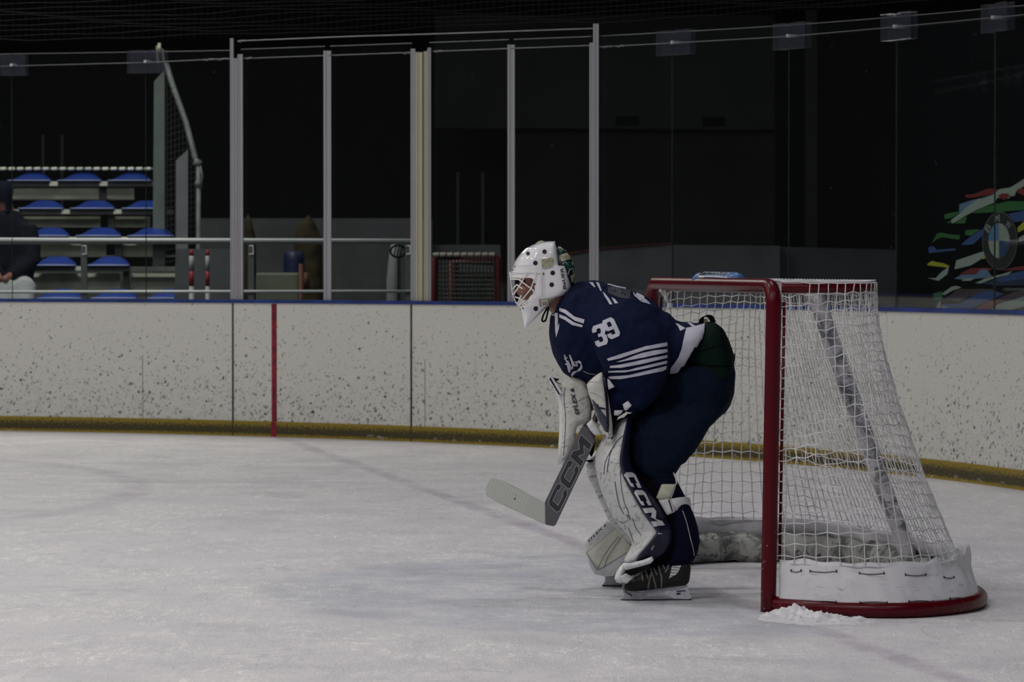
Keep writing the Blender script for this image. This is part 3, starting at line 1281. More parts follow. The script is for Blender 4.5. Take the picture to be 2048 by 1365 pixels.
# ------------------------------------------------------------------ drinks bottle on top of the net
M['bottle'] = plain('blue_bottle_plastic', (0.065, 0.15, 0.35), 0.4, spec=0.5, var=0.15, vscale=14)
M['bottle_black'] = plain('bottle_black_print', (0.006, 0.006, 0.012), 0.4)
M['bottle_white'] = plain('bottle_white_print', (0.75, 0.76, 0.72), 0.4)
A, B = P(1387, 559.5, 14.56), P(1484, 563.5, 14.36)
ax = (B - A).normalized()
L = (B - A).length
uu = ax.cross(Vector((0, 0, 1))).normalized()
ww = uu.cross(ax)
prof = [(0, .004), (.01, .013), (.03, .016), (.06, .018), (.09, .026), (.16, .033), (.24, .0355), (.5, .0365), (.70, .0365), (.715, .034), (.735, .034), (.75, .0375), (.86, .0375), (.95, .033), (.99, .022), (1, .004)]
bot = empty('drinks_bottle', (A + B) / 2, 'blue drinks bottle with black label lying on top of the goal net', 'bottle')
mb = MB()
mb.loft([[A + ax * L * t + (uu * cos(2 * pi * k / 28) + ww * sin(2 * pi * k / 28)) * r for k in range(28)] for t, r in prof])
bo = mb.build('body', M['bottle'], bot, True)
btree = bvh(bo)
decal('label_band', [[(1402, 543.5), (1461, 546.5), (1456, 549.6), (1412, 548.2), (1409, 551.2), (1398, 551)]], btree, M['bottle_black'], bot, 0.0012, 2.0)
decal('stripe', [[(1397, 551.6), (1408, 551.8), (1430, 552.4), (1455, 554.6), (1455, 556.4), (1430, 554.2), (1409, 553.6), (1408, 555), (1398, 555)]], btree, M['bottle_white'], bot, 0.0012, 2.0)
lettering('lettering', 'POWERADE', (1405, 545.8), (53, 3.0), (2.2, -2.7), on(btree, 0.0035), M['bottle_white'], bot, 0.01)
# ------------------------------------------------------------------ the goalie
def cloth(name, col, var=0.25, weave=420, fold=0.5, rough=0.8):
    t = NT(name)
    o = t.coord()
    n = t.noise(t.vscale(o, (1, 1, 1)), 7, 4, 0.55, 0.6)
    f = t.noise(t.node('ShaderNodeVectorRotate', 0, {'Vector': o, 'Angle': 0.7}, rotation_type='Y_AXIS'), 12, 3, 0.5, 1.2)
    w = t.noise(o, weave, 1)
    c = t.mix(n, tuple(x * (1 - var) for x in col), tuple(x * (1 + var) for x in col))
    t.bump(t.math('ADD', t.math('MULTIPLY', f, fold), t.math('MULTIPLY', w, 0.03)), 0.7, 0.02)
    return t.set(c, rough, spec=0.06)


def leather(name, col, dirt, amount, rough=0.5, scale=6, dirs=(2.2, 2.2, 5)):
    t = NT(name)
    o = t.coord()
    r = t.node('ShaderNodeVectorRotate', 0, {'Vector': o, 'Angle': 0.5}, rotation_type='Y_AXIS')
    n = t.noise(t.vscale(r, dirs), scale, 6, 0.65, 1.6)
    m2 = t.noise(t.vscale(r, (dirs[2], dirs[1], dirs[0])), scale * 1.4, 5, 0.7, 1.2)
    c = t.mix(t.math('MULTIPLY', t.smooth(n, 0.50, 0.68), amount), col, dirt)
    c = t.mix(t.math('MULTIPLY', t.smooth(m2, 0.62, 0.74), amount * 0.8), c, tuple(x * 0.6 for x in dirt))
    t.bump(n, 0.25, 0.008)
    return t.set(c, rough, spec=0.35)


NAVY = (0.0060, 0.0102, 0.034)
M['jersey'] = cloth('navy_jersey_cloth', NAVY, 0.25)
M['pants'] = cloth('navy_pants_shell', (0.0052, 0.0105, 0.0235), 0.3, fold=1.0)
M['green'] = cloth('dark_green_pants_top', (0.004, 0.013, 0.0095), 0.3)
M['black'] = plain('black_fabric', (0.0035, 0.0038, 0.006), 0.9, spec=0.05)
M['twill'] = cloth('white_twill', (0.50, 0.50, 0.58), 0.08, fold=0.2)
M['greypatch'] = cloth('grey_name_bar', (0.060, 0.062, 0.075), 0.2)
M['skin'] = plain('skin', (0.30, 0.135, 0.105), 0.5, var=0.25, vscale=25)
M['lips'] = plain('lips', (0.20, 0.06, 0.055), 0.5)
M['eye'] = plain('eye_dark', (0.015, 0.012, 0.012), 0.25)
M['brow'] = plain('brown_hair', (0.03, 0.018, 0.012), 0.8)
M['shell'] = plain('white_mask_shell', (0.84, 0.84, 0.88), 0.12, spec=0.6, coat=0.8)
M['wire'] = plain('white_cage_wire', (0.80, 0.80, 0.78), 0.3, spec=0.6)
M['hole'] = plain('dark_vent', (0.006, 0.004, 0.012), 0.6)
M['strap'] = plain('beige_strap', (0.44, 0.42, 0.29), 0.85, var=0.3, vscale=60, bump=0.3, bscale=300)
M['backplate'] = plain('dark_green_backplate', (0.006, 0.020, 0.016), 0.35, var=0.8, vscale=60)
M['greenart'] = plain('green_backplate_art', (0.02, 0.10, 0.075), 0.4, var=0.7, vscale=90)
M['print'] = plain('dark_navy_print', (0.008, 0.007, 0.022), 0.5)
M['padwhite'] = leather('white_pad_leather', (0.62, 0.63, 0.63), (0.16, 0.17, 0.18), 0.75)
M['padside'] = leather('white_pad_edge', (0.72, 0.73, 0.75), (0.30, 0.31, 0.34), 0.4)
M['padcream'] = leather('cream_pad_leather', (0.80, 0.82, 0.70), (0.45, 0.48, 0.42), 0.4)
M['padnavy'] = plain('navy_pad_leather', (0.0085, 0.0095, 0.038), 0.38, spec=0.45, var=0.3, vscale=12, bump=0.15, bscale=60)
M['calf'] = cloth('navy_calf_wrap', (0.0045, 0.006, 0.020), 0.3, fold=0.3)
M['white'] = plain('white_strap', (0.66, 0.66, 0.68), 0.6, var=0.12, vscale=30)
M['creamcloth'] = plain('cream_knee_wing', (0.55, 0.56, 0.44), 0.75, var=0.15, vscale=30)
M['glove'] = leather('white_glove_leather', (0.64, 0.64, 0.60), (0.17, 0.18, 0.21), 0.75, scale=8, dirs=(2, 2, 7))
M['glove2'] = leather('white_catcher_leather', (0.60, 0.60, 0.56), (0.30, 0.30, 0.32), 0.4, scale=12)
M['glovenavy'] = plain('slate_glove_leather', (0.035, 0.040, 0.075), 0.4, spec=0.45, var=0.2, vscale=20)
M['stick'] = plain('grey_stick', (0.105, 0.105, 0.125), 0.35, spec=0.5, var=0.1, vscale=8)
M['stickdark'] = plain('dark_stick_letters', (0.035, 0.035, 0.042), 0.4)
M['sticklight'] = plain('pale_stick_outline', (0.42, 0.42, 0.44), 0.45)
M['boot'] = plain('black_skate_boot', (0.008, 0.0085, 0.009), 0.55, spec=0.4, var=0.4, vscale=40)
M['holder'] = plain('white_skate_holder', (0.58, 0.59, 0.66), 0.4, spec=0.5, var=0.15, vscale=25)
M['steel'] = plain('skate_steel', (0.08, 0.08, 0.085), 0.3, metal=0.5)
M['laces'] = plain('grey_laces', (0.22, 0.20, 0.18), 0.85)


def tape_material():
    t = NT('white_blade_tape')
    o = t.coord()
    r = t.node('ShaderNodeVectorRotate', 0, {'Vector': o, 'Angle': -0.42}, rotation_type='Y_AXIS')
    w = t.node('ShaderNodeTexWave', 0, {'Vector': r, 'Scale': 24.0, 'Distortion': 0.8, 'Detail': 2.0}, wave_type='BANDS', bands_direction='X', wave_profile='SAW')
    n = t.noise(o, 26, 4)
    c = t.mix(t.smooth(w, 0.80, 1.0), (0.50, 0.52, 0.48), (0.36, 0.38, 0.36))
    c = t.mix(t.smooth(n, 0.70, 0.75), c, (0.05, 0.05, 0.05))
    t.bump(w, 0.2, 0.003)
    return t.set(c, 0.75)


M['tape'] = tape_material()

YM = 14.15                                     # middle of the body
person = empty('person', G(1300, 1192), 'crouching goalie in white mask, navy 39 jersey and leg pads guarding the net', 'person')

# ---- body: head, neck, trunk, arms, legs as one continuous skin
J = {}
sv, se, sr = [], [], []


def jt(name, px, py, Y, r, to=None):
    J[name] = len(sv)
    sv.append(P(px, py, Y))
    sr.append(r)
    if to:
        se.append((J[to], J[name]))


jt('pelvis', 1408, 760, YM, .11)
jt('belly', 1330, 710, YM, .10, 'pelvis')
jt('chest', 1225, 660, YM, .13, 'belly')
jt('neck0', 1140, 612, YM, .075, 'chest')
jt('neck1', 1108, 598, 14.14, .058, 'neck0')
jt('skull', 1090, 565, 14.13, .070, 'neck1')
for s, Y0, nm, el, wr in ((-1, 13.96, 'l', (1282, 768, 13.88), (1228, 806, 13.90)), (1, 14.34, 'r', (1235, 765, 14.42), (1172, 815, 14.22))):
    jt(nm + 'sh', 1190, 640, Y0, .068, 'chest')
    jt(nm + 'el', *el, .050, nm + 'sh')
    jt(nm + 'wr', *wr, .028, nm + 'el')
    jt(nm + 'hand', wr[0] - 14, wr[1] + 22, wr[2] - .02, .032, nm + 'wr')
for s, nm, hp, kn, an, to in ((-1, 'l', (1405, 795, 14.04), (1308, 915, 13.95), (1352, 1122, 13.89), (1282, 1170, 13.87)),
                              (1, 'r', (1400, 775, 14.28), (1255, 925, 14.38), (1262, 1110, 14.47), (1222, 1150, 14.46))):
    jt(nm + 'hip', *hp, .085, 'pelvis')
    jt(nm + 'kn', *kn, .050, nm + 'hip')
    jt(nm + 'calf', (kn[0] + an[0] * .7) / 1.7 + 18, (kn[1] + an[1] * .7) / 1.7, (kn[2] + an[2]) / 2, .048, nm + 'kn')
    jt(nm + 'an', *an, .032, nm + 'calf')
    jt(nm + 'toe', *to, .034, nm + 'an')
me = bpy.data.meshes.new('body')
b0 = org(person)
me.from_pydata([tuple(v - b0) for v in sv], se, [])
body = bpy.data.objects.new('body', me)
COL.objects.link(body)
body.parent = person
md = body.modifiers.new('skin', 'SKIN')
for i, r in enumerate(sr):
    me.skin_vertices[0].data[i].radius = (r, r)
me.skin_vertices[0].data[0].use_root = True
md2 = body.modifiers.new('sub', 'SUBSURF')
md2.levels = md2.render_levels = 2
apply_mods(body)
# head lofted over the skull, with brow, nose, mouth and chin
HY = 14.125
hs = [(496, 1070, 1098, .035), (503, 1056, 1112, .057), (515, 1046, 1122, .070), (530, 1042, 1126, .076), (545, 1041, 1126, .077),
      (553, 1039, 1124, .076), (558, 1041, 1123, .075), (566, 1042, 1121, .073), (578, 1041, 1119, .071), (588, 1042, 1117, .068),
      (596, 1043, 1113, .063), (602, 1044, 1108, .057), (609, 1045, 1103, .050), (615, 1050, 1098, .042), (620, 1060, 1092, .028)]
hb = MB()
rings = []
for y, xf, xb, w in hs:
    a, b = P(xf, y, HY), P(xb, y, HY)
    c, u = (a + b) / 2, (b - a) / 2
    ring = []
    for k in range(32):
        t = 2 * pi * k / 32
        cx = sgnpow(cos(t), 0.9)
        fr = 1 - 0.16 * max(0, -cos(t))                     # narrower towards the face
        ring.append(c + u * cx + Vector((0, w * fr * sgnpow(sin(t), 0.9), 0)))
    rings.append(ring)
hb.loft(rings)
# nose, brow ridge, lips, chin, ears
hb.loft([sect((1040 - q, y), (1050, y + 1), HY, wd, 12, 2) for q, y, wd in ((1, 556, .008), (3, 566, .010), (5, 576, .013), (8.5, 584, .018), (7, 588, .019), (1, 591, .014))])
hb.loft([sect((1037.5, 554), (1050, 553), HY + d, .028, 12, 2) for d in (-.034, -.02, 0, .02, .034)])
hb.loft([sect((1039.5, y), (1052, y), HY, w, 12, 2) for y, w in ((596, .014), (598, .020), (600, .016))])
hb.loft([sect((1040.5, y), (1054, y), HY, w, 12, 2) for y, w in ((601, .014), (603, .020), (606, .016))])
hb.loft([sect((1042, y), (1060, y), HY, w, 12, 2) for y, w in ((609, .016), (613, .024), (618, .018))])
for s in (-1, 1):
    hb.loft([sect((1081, y), (1091, y), HY + s * .078, w, 12, 2) for y, w in ((556, .008), (562, .014), (572, .015), (582, .012), (588, .006))])
    hb.loft([sect((1041.5, y), (1062, y), HY + s * .042, w, 12, 2) for y, w in ((571, .012), (577, .022), (584, .022), (590, .012))])   # cheeks
tmp = hb.build('head', M['skin'], person)
nb = len(body.data.vertices)
jv = [v.co + b0 for v in body.data.vertices] + [v.co + b0 for v in tmp.data.vertices]
jf = [tuple(p.vertices) for p in body.data.polygons] + [tuple(i + nb for i in p.vertices) for p in tmp.data.polygons]
bpy.data.objects.remove(tmp)
bpy.data.objects.remove(body)
body = mk('body', jv, jf, M['skin'], person, True)
remesh(body, 0.0075, 2)
body.data.materials.clear()
body.data.materials.append(M['skin'])
for s in (-1, 1):
    mb = MB()
    e = P(1047.5, 563.5, HY + s * 0.036)
    mb.loft([[e + Vector((cos(t) * .011 * cos(q), sin(t) * .011 * cos(q), .0085 * sin(q))) for t in [2 * pi * k / 12 for k in range(12)]]
             for q in [pi * (j / 8 - .5) * .98 for j in range(9)]])
    mb.build('eye', M['eye'], person, True)
    mb = MB()
    mb.tube([P(1039, 556.5, HY + s * .016), P(1041.5, 553.5, HY + s * .040), P(1052, 556, HY + s * .066)], [.003, .0045, .002], 6)
    mb.build('eyebrow', M['brow'], person, True)
mb = MB()
mb.tube([P(1040, 600.4, HY - .024), P(1038.6, 600, HY), P(1040, 600.4, HY + .024)], [.0025, .004, .0025], 6)
mb.build('mouth', M['lips'], person, True)

# ---- mask
mask_s = [(483.2, 1090, 1110.5, .045), (486, 1077, 1111.8, .068), (490, 1065, 1113, .083), (497, 1051, 1114.5, .099), (506, 1042, 1116.5, .109),
          (517, 1033.5, 1118.5, .116), (527, 1027.5, 1120.5, .119), (531, 1026, 1121.5, .120), (532, 1025.8, 1135, .120), (541, 1023.5, 1139, .120),
          (550, 1021.5, 1140.5, .119), (562, 1022.5, 1142.5, .118), (575, 1025, 1144, .115), (583, 1027, 1142, .112), (590, 1029, 1133, .108),
          (597, 1031.5, 1112, .102), (605, 1034.5, 1103, .094), (614, 1038.5, 1094.5, .084), (625, 1043, 1084.5, .068),
          (637, 1045.5, 1072, .050), (648, 1047.5, 1060, .033), (656, 1049, 1053.5, .016)]
MY = 14.125


def mask_rings(grow=0.0, n=128):
    rings = []
    for y, xf, xb, w in mask_s:
        a, b = P(xf - grow * 500, y, MY), P(xb + grow * 200, y, MY)
        c, u = (a + b) / 2, (b - a) / 2
        ring = []
        for k in range(n):
            t = 2 * pi * k / n
            cs, sn = cos(t), sin(t)
            front = max(0, -cs)
            ring.append(c + u * (sgnpow(cs, 0.82) if cs < 0 else sgnpow(cs, 0.30)) + Vector((0, (w + grow) * (1 - 0.16 * front ** 2) * sgnpow(sn, 0.86), 0)))
        rings.append(ring)
    # finer rows
    out = []
    for r0, r1 in zip(rings, rings[1:]):
        m = 6 if (r0[0] - r1[0]).length > 0.006 else 1
        for q in range(m):
            out.append([p + (s - p) * (q / m) for p, s in zip(r0, r1)])
    out.append(rings[-1])
    return out


full_mask = MB()
full_mask.loft(mask_rings())
ftree = BVHTree.FromPolygons(full_mask.v, full_mask.f)
cage_mb = MB()
cage_mb.loft(mask_rings(0.010))
ctree = BVHTree.FromPolygons(cage_mb.v, cage_mb.f)


def pix(p):
    d = p - CAMLOC
    f = d.y * cos(TH) - d.z * sin(TH)
    u = d.y * sin(TH) + d.z * cos(TH)
    return (CX + F * d.x / f, CY - F * u / f)


opening = [(1005, 556), (1040, 557.2), (1064.5, 556.8), (1068.5, 562), (1070.3, 570), (1067.6, 585), (1056, 600), (1041, 609), (1030, 613), (1005, 600)]
kf = []
for q in full_mask.f:
    c = Vector((0, 0, 0))
    for i in q:
        c += full_mask.v[i]
    c /= len(q)
    x, y = pix(c)
    if inside((x, y), opening):
        continue
    if y > 600 and x > 1060 and y - 600 < (1112 - x) * .0:
        continue
    # open at the back and underneath
    if x > 1100 and abs(c.y - MY) < 0.056 and y < 592 and c.x > P(1100, y, MY).x + 0.02:
        continue
    if len(q) > 4 and y < 600:
        continue
    kf.append(q)
shell = mk('goalie_mask', full_mask.v, kf, M['shell'], person, True, fix=True)
bm = bmesh.new()
bm.from_mesh(shell.data)
bmesh.ops.delete(bm, geom=[v for v in bm.verts if not v.link_faces], context='VERTS')
bm.to_mesh(shell.data)
bm.free()
md = shell.modifiers.new('t', 'SOLIDIFY')
md.thickness = 0.006
md.offset = -1
md = shell.modifiers.new('b', 'BEVEL')
md.width = 0.0012
md.segments = 2
md.limit_method = 'ANGLE'

# cage wires: over the near cheek, round the front, and the same on the far cheek
def cage_line(pts, k=10, off=0.0):
    out = []
    for (x0, y0), (x1, y1) in zip(pts, pts[1:]):
        n = max(2, int(hypot(x1 - x0, y1 - y0) / 2.5))
        for q in range(n + (1 if (x1, y1) == pts[-1] else 0)):
            x, y = x0 + (x1 - x0) * q / n, y0 + (y1 - y0) * q / n
            d = ray(x, y).normalized()
            hit, nr, i, ds = ctree.ray_cast(CAMLOC, d)
            if hit is None:
                hit, nr, i, ds = ctree.find_nearest(P(x, y, MY))
            out.append(hit + nr * off * (1 if nr.y < 0 else -1))
    return out


lines = [[(1024.5, 558.7), (1038, 559.4), (1069.6, 583.6)],
         [(1054, 543), (1045.4, 562), (1027.5, 589.5)],
         [(1073.3, 541.8), (1069, 558), (1061.6, 578.5), (1039, 606.3)],
         [(1031, 594.6), (1039.6, 597.5), (1054.2, 610.7)],
         [(1042.5, 591), (1036, 607)],
         [(1036, 610.7), (1050.6, 600.4)],
         [(1024, 543.3), (1050, 542.6), (1082, 542.5), (1085.5, 546), (1083, 552), (1083.5, 591.6), (1066, 606), (1050, 612), (1039, 615)],
         [(1026, 578), (1034, 570), (1045, 578)]]
mb = MB()
for ln in lines:
    p3 = cage_line(ln)
    mb.tube(p3, 0.0027 if len(ln) < 7 else 0.0024, 6)
    mb.tube([Vector((p.x, 2 * MY - p.y, p.z)) for p in p3], 0.0027, 6)
fr = [P(x, y, MY) for x, y in ((1019.8, 544), (1021.5, 560), (1023.2, 575), (1025.3, 588), (1030.5, 602), (1037.5, 615))]
mb.tube(fr, 0.0028, 6)
for y, x in ((559, 1021.3), (589, 1025.5), (606, 1032)):
    mb.tube([P(x + 3.2, y, MY - .040), P(x + .4, y, MY - .018), P(x, y, MY), P(x + .4, y, MY + .018), P(x + 3.2, y, MY + .040)], 0.0027, 6)
mb.build('cage', M['wire'], shell, True)
for x, y, r in ((1086.5, 547.5, 2.4), (1026, 541, 2.0), (1024.5, 535, 2.2), (1030, 533.5, 1.8), (1042.5, 612, 2.2), (1046, 617, 2.0), (1041, 619, 1.6)):
    h = ftree.ray_cast(CAMLOC, ray(x, y).normalized())
    if h[0] is not None:
        mb = MB()
        mb.loft([[h[0] + h[1] * z + (h[1].orthogonal().normalized() * cos(2 * pi * k / 10) + h[1].cross(h[1].orthogonal().normalized()) * sin(2 * pi * k / 10)) * rr / 500
                  for k in range(10)] for z, rr in ((-.002, r), (.004, r), (.006, r * .6))])
        mb.build('cage_screw', M['steel'], shell)


def disc(x, y, r, n=18):
    return [(x + r * cos(2 * pi * k / n), y + r * sin(2 * pi * k / n)) for k in range(n)]


for x, y, r in ((1056, 507.4, 3.9), (1089, 503.8, 4.5), (1070.7, 526.4, 4.6), (1105.4, 546.2, 4.7), (1103.4, 569.7, 4.6), (1071.5, 617.8, 4.7)):
    decal('vent_hole', [disc(x, y, r)], ftree, M['hole'], shell, 0.0015, 2.0)
decal('hook_tab', [crop([(565, 345), (580, 330), (710, 313), (722, 330), (722, 415), (715, 424), (590, 455), (572, 440)], 1000, 470, 6.823)], ftree, M['strap'], shell, 0.003, 4, 0.004)
decals('moulding_line', [stroke([(1081.3, 551), (1081.8, 575), (1082.3, 591)], 1.0), stroke([(1089, 551), (1090, 575), (1090.5, 589)], 0.8)], ftree, M['padside'], shell, 0.001, 3)
lettering('lettering', 'BaUER', (1132.6, 578.5), (-6.0, -42), (-6.2, 0.6), on(ftree, 0.0022), M['print'], shell, 0.012, 0.12)
decal('chin_strap', [crop([(530, 885), (650, 872), (740, 855), (830, 845), (812, 880), (760, 920), (700, 952), (640, 972), (540, 980)], 1000, 470, 6.823)], ftree, M['strap'], shell, 0.004, 4, 0.003)
decal('strap_buckle', [(crop([(560, 890), (648, 876), (655, 960), (572, 975)], 1000, 470, 6.823), [crop([(576, 903), (635, 893), (640, 948), (584, 958)], 1000, 470, 6.823)])], ftree, M['white'], shell, 0.0085, 3, 0.002)
# tab on the crown
mb = MB()
mb.loft([sect((1063.5, 493.5), (1067, 490.5), MY, .014, 14, 3), sect((1068, 491.5), (1071, 487.5), MY, .018, 14, 3), sect((1075, 489), (1076.5, 483.2), MY, .02, 14, 3),
         sect((1083, 486.8), (1082.5, 481.2), MY, .02, 14, 3), sect((1090, 485.5), (1089, 483), MY, .014, 14, 3)])
mb.build('crown_tab', M['strap'], shell, True)
# back plate with its straps
bp = [(494, 1105, 1121, .045), (501, 1103, 1132, .066), (512, 1102, 1140, .084), (526, 1102, 1145.5, .094), (540, 1103, 1149, .097), (553, 1106, 1150.5, .095),
      (564, 1112, 1148.5, .086), (573, 1120, 1144.5, .072)]
mb = MB()
mb.loft([sect((xf, y), (xb, y), MY, w, 40, 2.3) for y, xf, xb, w in bp])
bpl = mb.build('back_plate', M['backplate'], person, True)
bt = bvh(bpl)
decal('strap', [crop([(815, 285), (925, 240), (975, 320), (965, 330), (840, 370)], 1000, 470, 6.823),
                stroke([(1116.5, 496), (1124, 497.5), (1133, 503), (1139.5, 511), (1145, 524), (1148, 538), (1149.3, 552), (1147, 562)], 3.4),
                crop([(960, 560), (1035, 520), (1030, 590), (1000, 640), (975, 650)], 1000, 470, 6.823)], bt, M['strap'], bpl, 0.002, 3, 0.002)
decal('painted_art', [crop([(850, 400), (880, 355), (965, 345), (1000, 430), (985, 470), (930, 480), (905, 440)], 1000, 470, 6.823),
                      crop([(800, 210), (850, 200), (880, 225), (820, 255)], 1000, 470, 6.823)], bt, M['greenart'], bpl, 0.001, 3)
decal('painted_line', [stroke(crop([(925, 540), (945, 480), (990, 460), (1000, 490)], 1000, 470, 6.823), 1.6), stroke(crop([(850, 400), (885, 370), (930, 410)], 1000, 470, 6.823), 1.1)], bt, M['twill'], bpl, 0.0016, 2)
# black throat strap
mb = MB()
mb.tube(curve2([P(1094, 618, MY - .05), P(1088, 628, MY - .06), P(1084, 640, MY - .06), P(1087, 643.5, MY - .06), P(1091.5, 640, MY - .06), P(1095, 627, MY - .055), P(1097, 614, MY - .05)], 5), 0.0036, 6)
mb.build('throat_strap', M['black'], person, True)

# ---- jersey: trunk and both sleeves grown together
mb = MB()
tr = [((1128, 583), (1104, 630), .09), ((1140, 570), (1101, 648), .15), ((1160, 563), (1101, 672), .21), ((1190, 563.5), (1107, 705), .25), ((1238, 573), (1124, 742), .265),
      ((1288, 590), (1152, 762), .265), ((1306, 606), (1196, 768), .26), ((1320, 622), (1235, 775), .25), ((1338, 629), (1270, 778), .245), ((1353, 643), (1298, 775), .24),
      ((1380, 646), (1318, 766), .235), ((1402, 647.5), (1331, 758), .235), ((1413, 649), (1338, 762), .225)]
mb.loft([sect(a, b, YM, w, 40, 2.3) for a, b, w in tr])
sl = [((1150, 612), (1222, 578), .07, 14.00), ((1160, 640), (1262, 592), .10, 13.95), ((1172, 664), (1300, 622), .118, 13.90), ((1186, 688), (1328, 660), .125, 13.87), ((1198, 710), (1338, 692), .125, 13.855),
      ((1208, 735), (1338, 722), .122, 13.85), ((1216, 755), (1335, 748), .115, 13.85), ((1224, 778), (1322, 778), .10, 13.855), ((1234, 800), (1302, 806), .08, 13.865), ((1248, 818), (1280, 824), .05, 13.875)]
mb.loft([sect(a, b, Y, w, 32, 2.5) for a, b, w, Y in sl])
fa = [((1275, 752), (1290, 822), .085, 13.86), ((1250, 762), (1262, 824), .08, 13.86), ((1228, 768), (1240, 820), .068, 13.86), ((1208, 772), (1222, 815), .055, 13.86)]
mb.loft([sect(a, b, Y, w, 24, 2.4) for a, b, w, Y in fa])
mb.loft([sect(a, b, Y, w, 24, 2.4) for a, b, w, Y in (((1150, 610), (1230, 585), .07, 14.30), ((1160, 640), (1270, 600), .11, 14.36), ((1175, 690), (1290, 655), .11, 14.42),
                                                       ((1190, 735), (1285, 735), .105, 14.44), ((1200, 770), (1270, 785), .08, 14.42))])
mb.loft([sect(a, b, Y, w, 24, 2.4) for a, b, w, Y in (((1250, 740), (1265, 800), .08, 14.42), ((1215, 752), (1225, 812), .07, 14.36), ((1185, 765), (1195, 812), .055, 14.28))])
jersey = mb.build('jersey', M['jersey'], person)
remesh(jersey, 0.009, 8)
# cloth folds
axis = (P(1290, 760, 13.86) - P(1195, 610, 13.96)).normalized()
for v in jersey.data.vertices:
    p = v.co + b0
    q = Vector((p.x * 5 + p.z * 9, p.y * 7, p.z * 6 - p.x * 13))
    n = noise.noise(q * 0.75) * 0.010 + (0.5 - abs(noise.noise(q * 1.3))) * 0.010 + noise.noise(q * 2.6) * 0.003
    v.co += v.normal * n
jersey.data.update()
jt_ = bvh(jersey)
C6 = lambda pts: crop(pts, 1080, 550, 6.203)
decals('shoulder_stripe', [C6([(245, 410), (330, 440), (430, 520), (555, 555), (545, 605), (430, 570), (310, 480), (243, 450)]),
                          C6([(243, 490), (320, 520), (420, 590), (535, 625), (525, 652), (400, 625), (310, 560), (243, 530)])], jt_, M['twill'], jersey, 0.0025, 4)
decals('back_stripe', [C6([(607, 95), (655, 95), (688, 160), (665, 152)]), C6([(692, 95), (728, 98), (768, 208), (745, 200)]),
                      C6([(778, 213), (800, 230), (860, 300), (900, 370), (865, 372), (800, 265)]), C6([(885, 280), (930, 305), (972, 355), (930, 360)])], jt_, M['twill'], jersey, 0.0025, 4)
decal('name_bar', [C6([(835, 122), (1060, 178), (1120, 195), (1115, 300), (1000, 290), (850, 235)])], jt_, M['greypatch'], jersey, 0.0025, 4)
decal('name_bar_edge', [C6([(837, 112), (950, 142), (1065, 165), (1062, 180), (950, 156), (837, 126)])], jt_, M['twill'], jersey, 0.0035, 4)
decal('back_number', [C6([(1138, 192), (1290, 268), (1295, 295), (1345, 335), (1370, 370), (1250, 335), (1165, 260)])], jt_, M['twill'], jersey, 0.0025, 4)
g3 = [(0, .22), (0, .14), (.16, 0), (.84, 0), (1, .14), (1, .40), (.88, .5), (1, .6), (1, .86), (.84, 1), (.16, 1), (0, .86), (0, .70), (.34, .70), (.34, .78), (.4, .82), (.6, .82), (.66, .78),
      (.66, .65), (.58, .58), (.36, .58), (.36, .43), (.58, .43), (.66, .36), (.66, .22), (.6, .18), (.4, .18), (.34, .22), (.34, .30), (0, .30)]
g9 = [(0, .14), (.16, 0), (.84, 0), (1, .14), (1, .86), (.84, 1), (.16, 1), (0, .86), (0, .56), (.16, .42), (.66, .42), (.66, .22), (.6, .18), (.4, .18), (.34, .22), (.34, .30), (0, .30)]
g9h = [(.34, .62), (.4, .58), (.6, .58), (.66, .62), (.66, .78), (.6, .82), (.4, .82), (.34, .78)]
n3 = glyph(g3, (703, 905), (152, -50), (-66, -258))
n9 = glyph(g9, (866, 812), (142, -62), (-108, -232))
n9h = glyph(g9h, (866, 812), (142, -62), (-108, -232))
decal('sleeve_number', [C6(n3), (C6(n9), [C6(n9h)])], jt_, M['twill'], jersey, 0.0028, 3.5)
st = [[(830, 1040), (1000, 985), (1300, 890), (1575, 838), (1578, 885), (1300, 935), (1000, 1035), (850, 1068)],
      [(945, 1082), (1050, 1050), (1250, 975), (1400, 940), (1578, 922), (1578, 960), (1300, 1025), (1000, 1080)],
      [(870, 1130), (1000, 1115), (1250, 1060), (1578, 995), (1576, 1030), (1250, 1110), (1000, 1155), (870, 1155)],
      [(850, 1195), (1100, 1180), (1300, 1130), (1573, 1065), (1573, 1100), (1300, 1165), (1050, 1210), (850, 1212)],
      [(850, 1262), (1100, 1245), (1350, 1185), (1568, 1130), (1563, 1170), (1520, 1195), (1250, 1250), (1000, 1295), (850, 1290)]]
for s in st:
    decal('sleeve_stripe', [C6(s)], jt_, M['twill'], jersey, 0.0025, 4)
decal('collar', [C6([(187, 475), (222, 475), (226, 560), (222, 640), (206, 700), (235, 612), (243, 600), (240, 660), (206, 778), (192, 700)]), C6([(146, 487), (187, 487), (187, 510), (144, 510)])], jt_, M['twill'], jersey, 0.0025, 3)
C7 = lambda pts: crop(pts, 1300, 600, 7.585)
decal('hem_band', [C7([(550, 430), (660, 410), (830, 362), (815, 500), (765, 655), (705, 795), (650, 900), (580, 1050), (440, 1110), (300, 1120), (310, 1040), (430, 880), (480, 740), (515, 580)])], jt_, M['twill'], jersey, 0.003, 4)
decals('waist_stripe', [C7([(375, 362), (420, 367), (540, 437), (460, 478), (420, 402)]), C7([(475, 328), (560, 325), (690, 402), (640, 412), (560, 352)])], jt_, M['twill'], jersey, 0.003, 3)
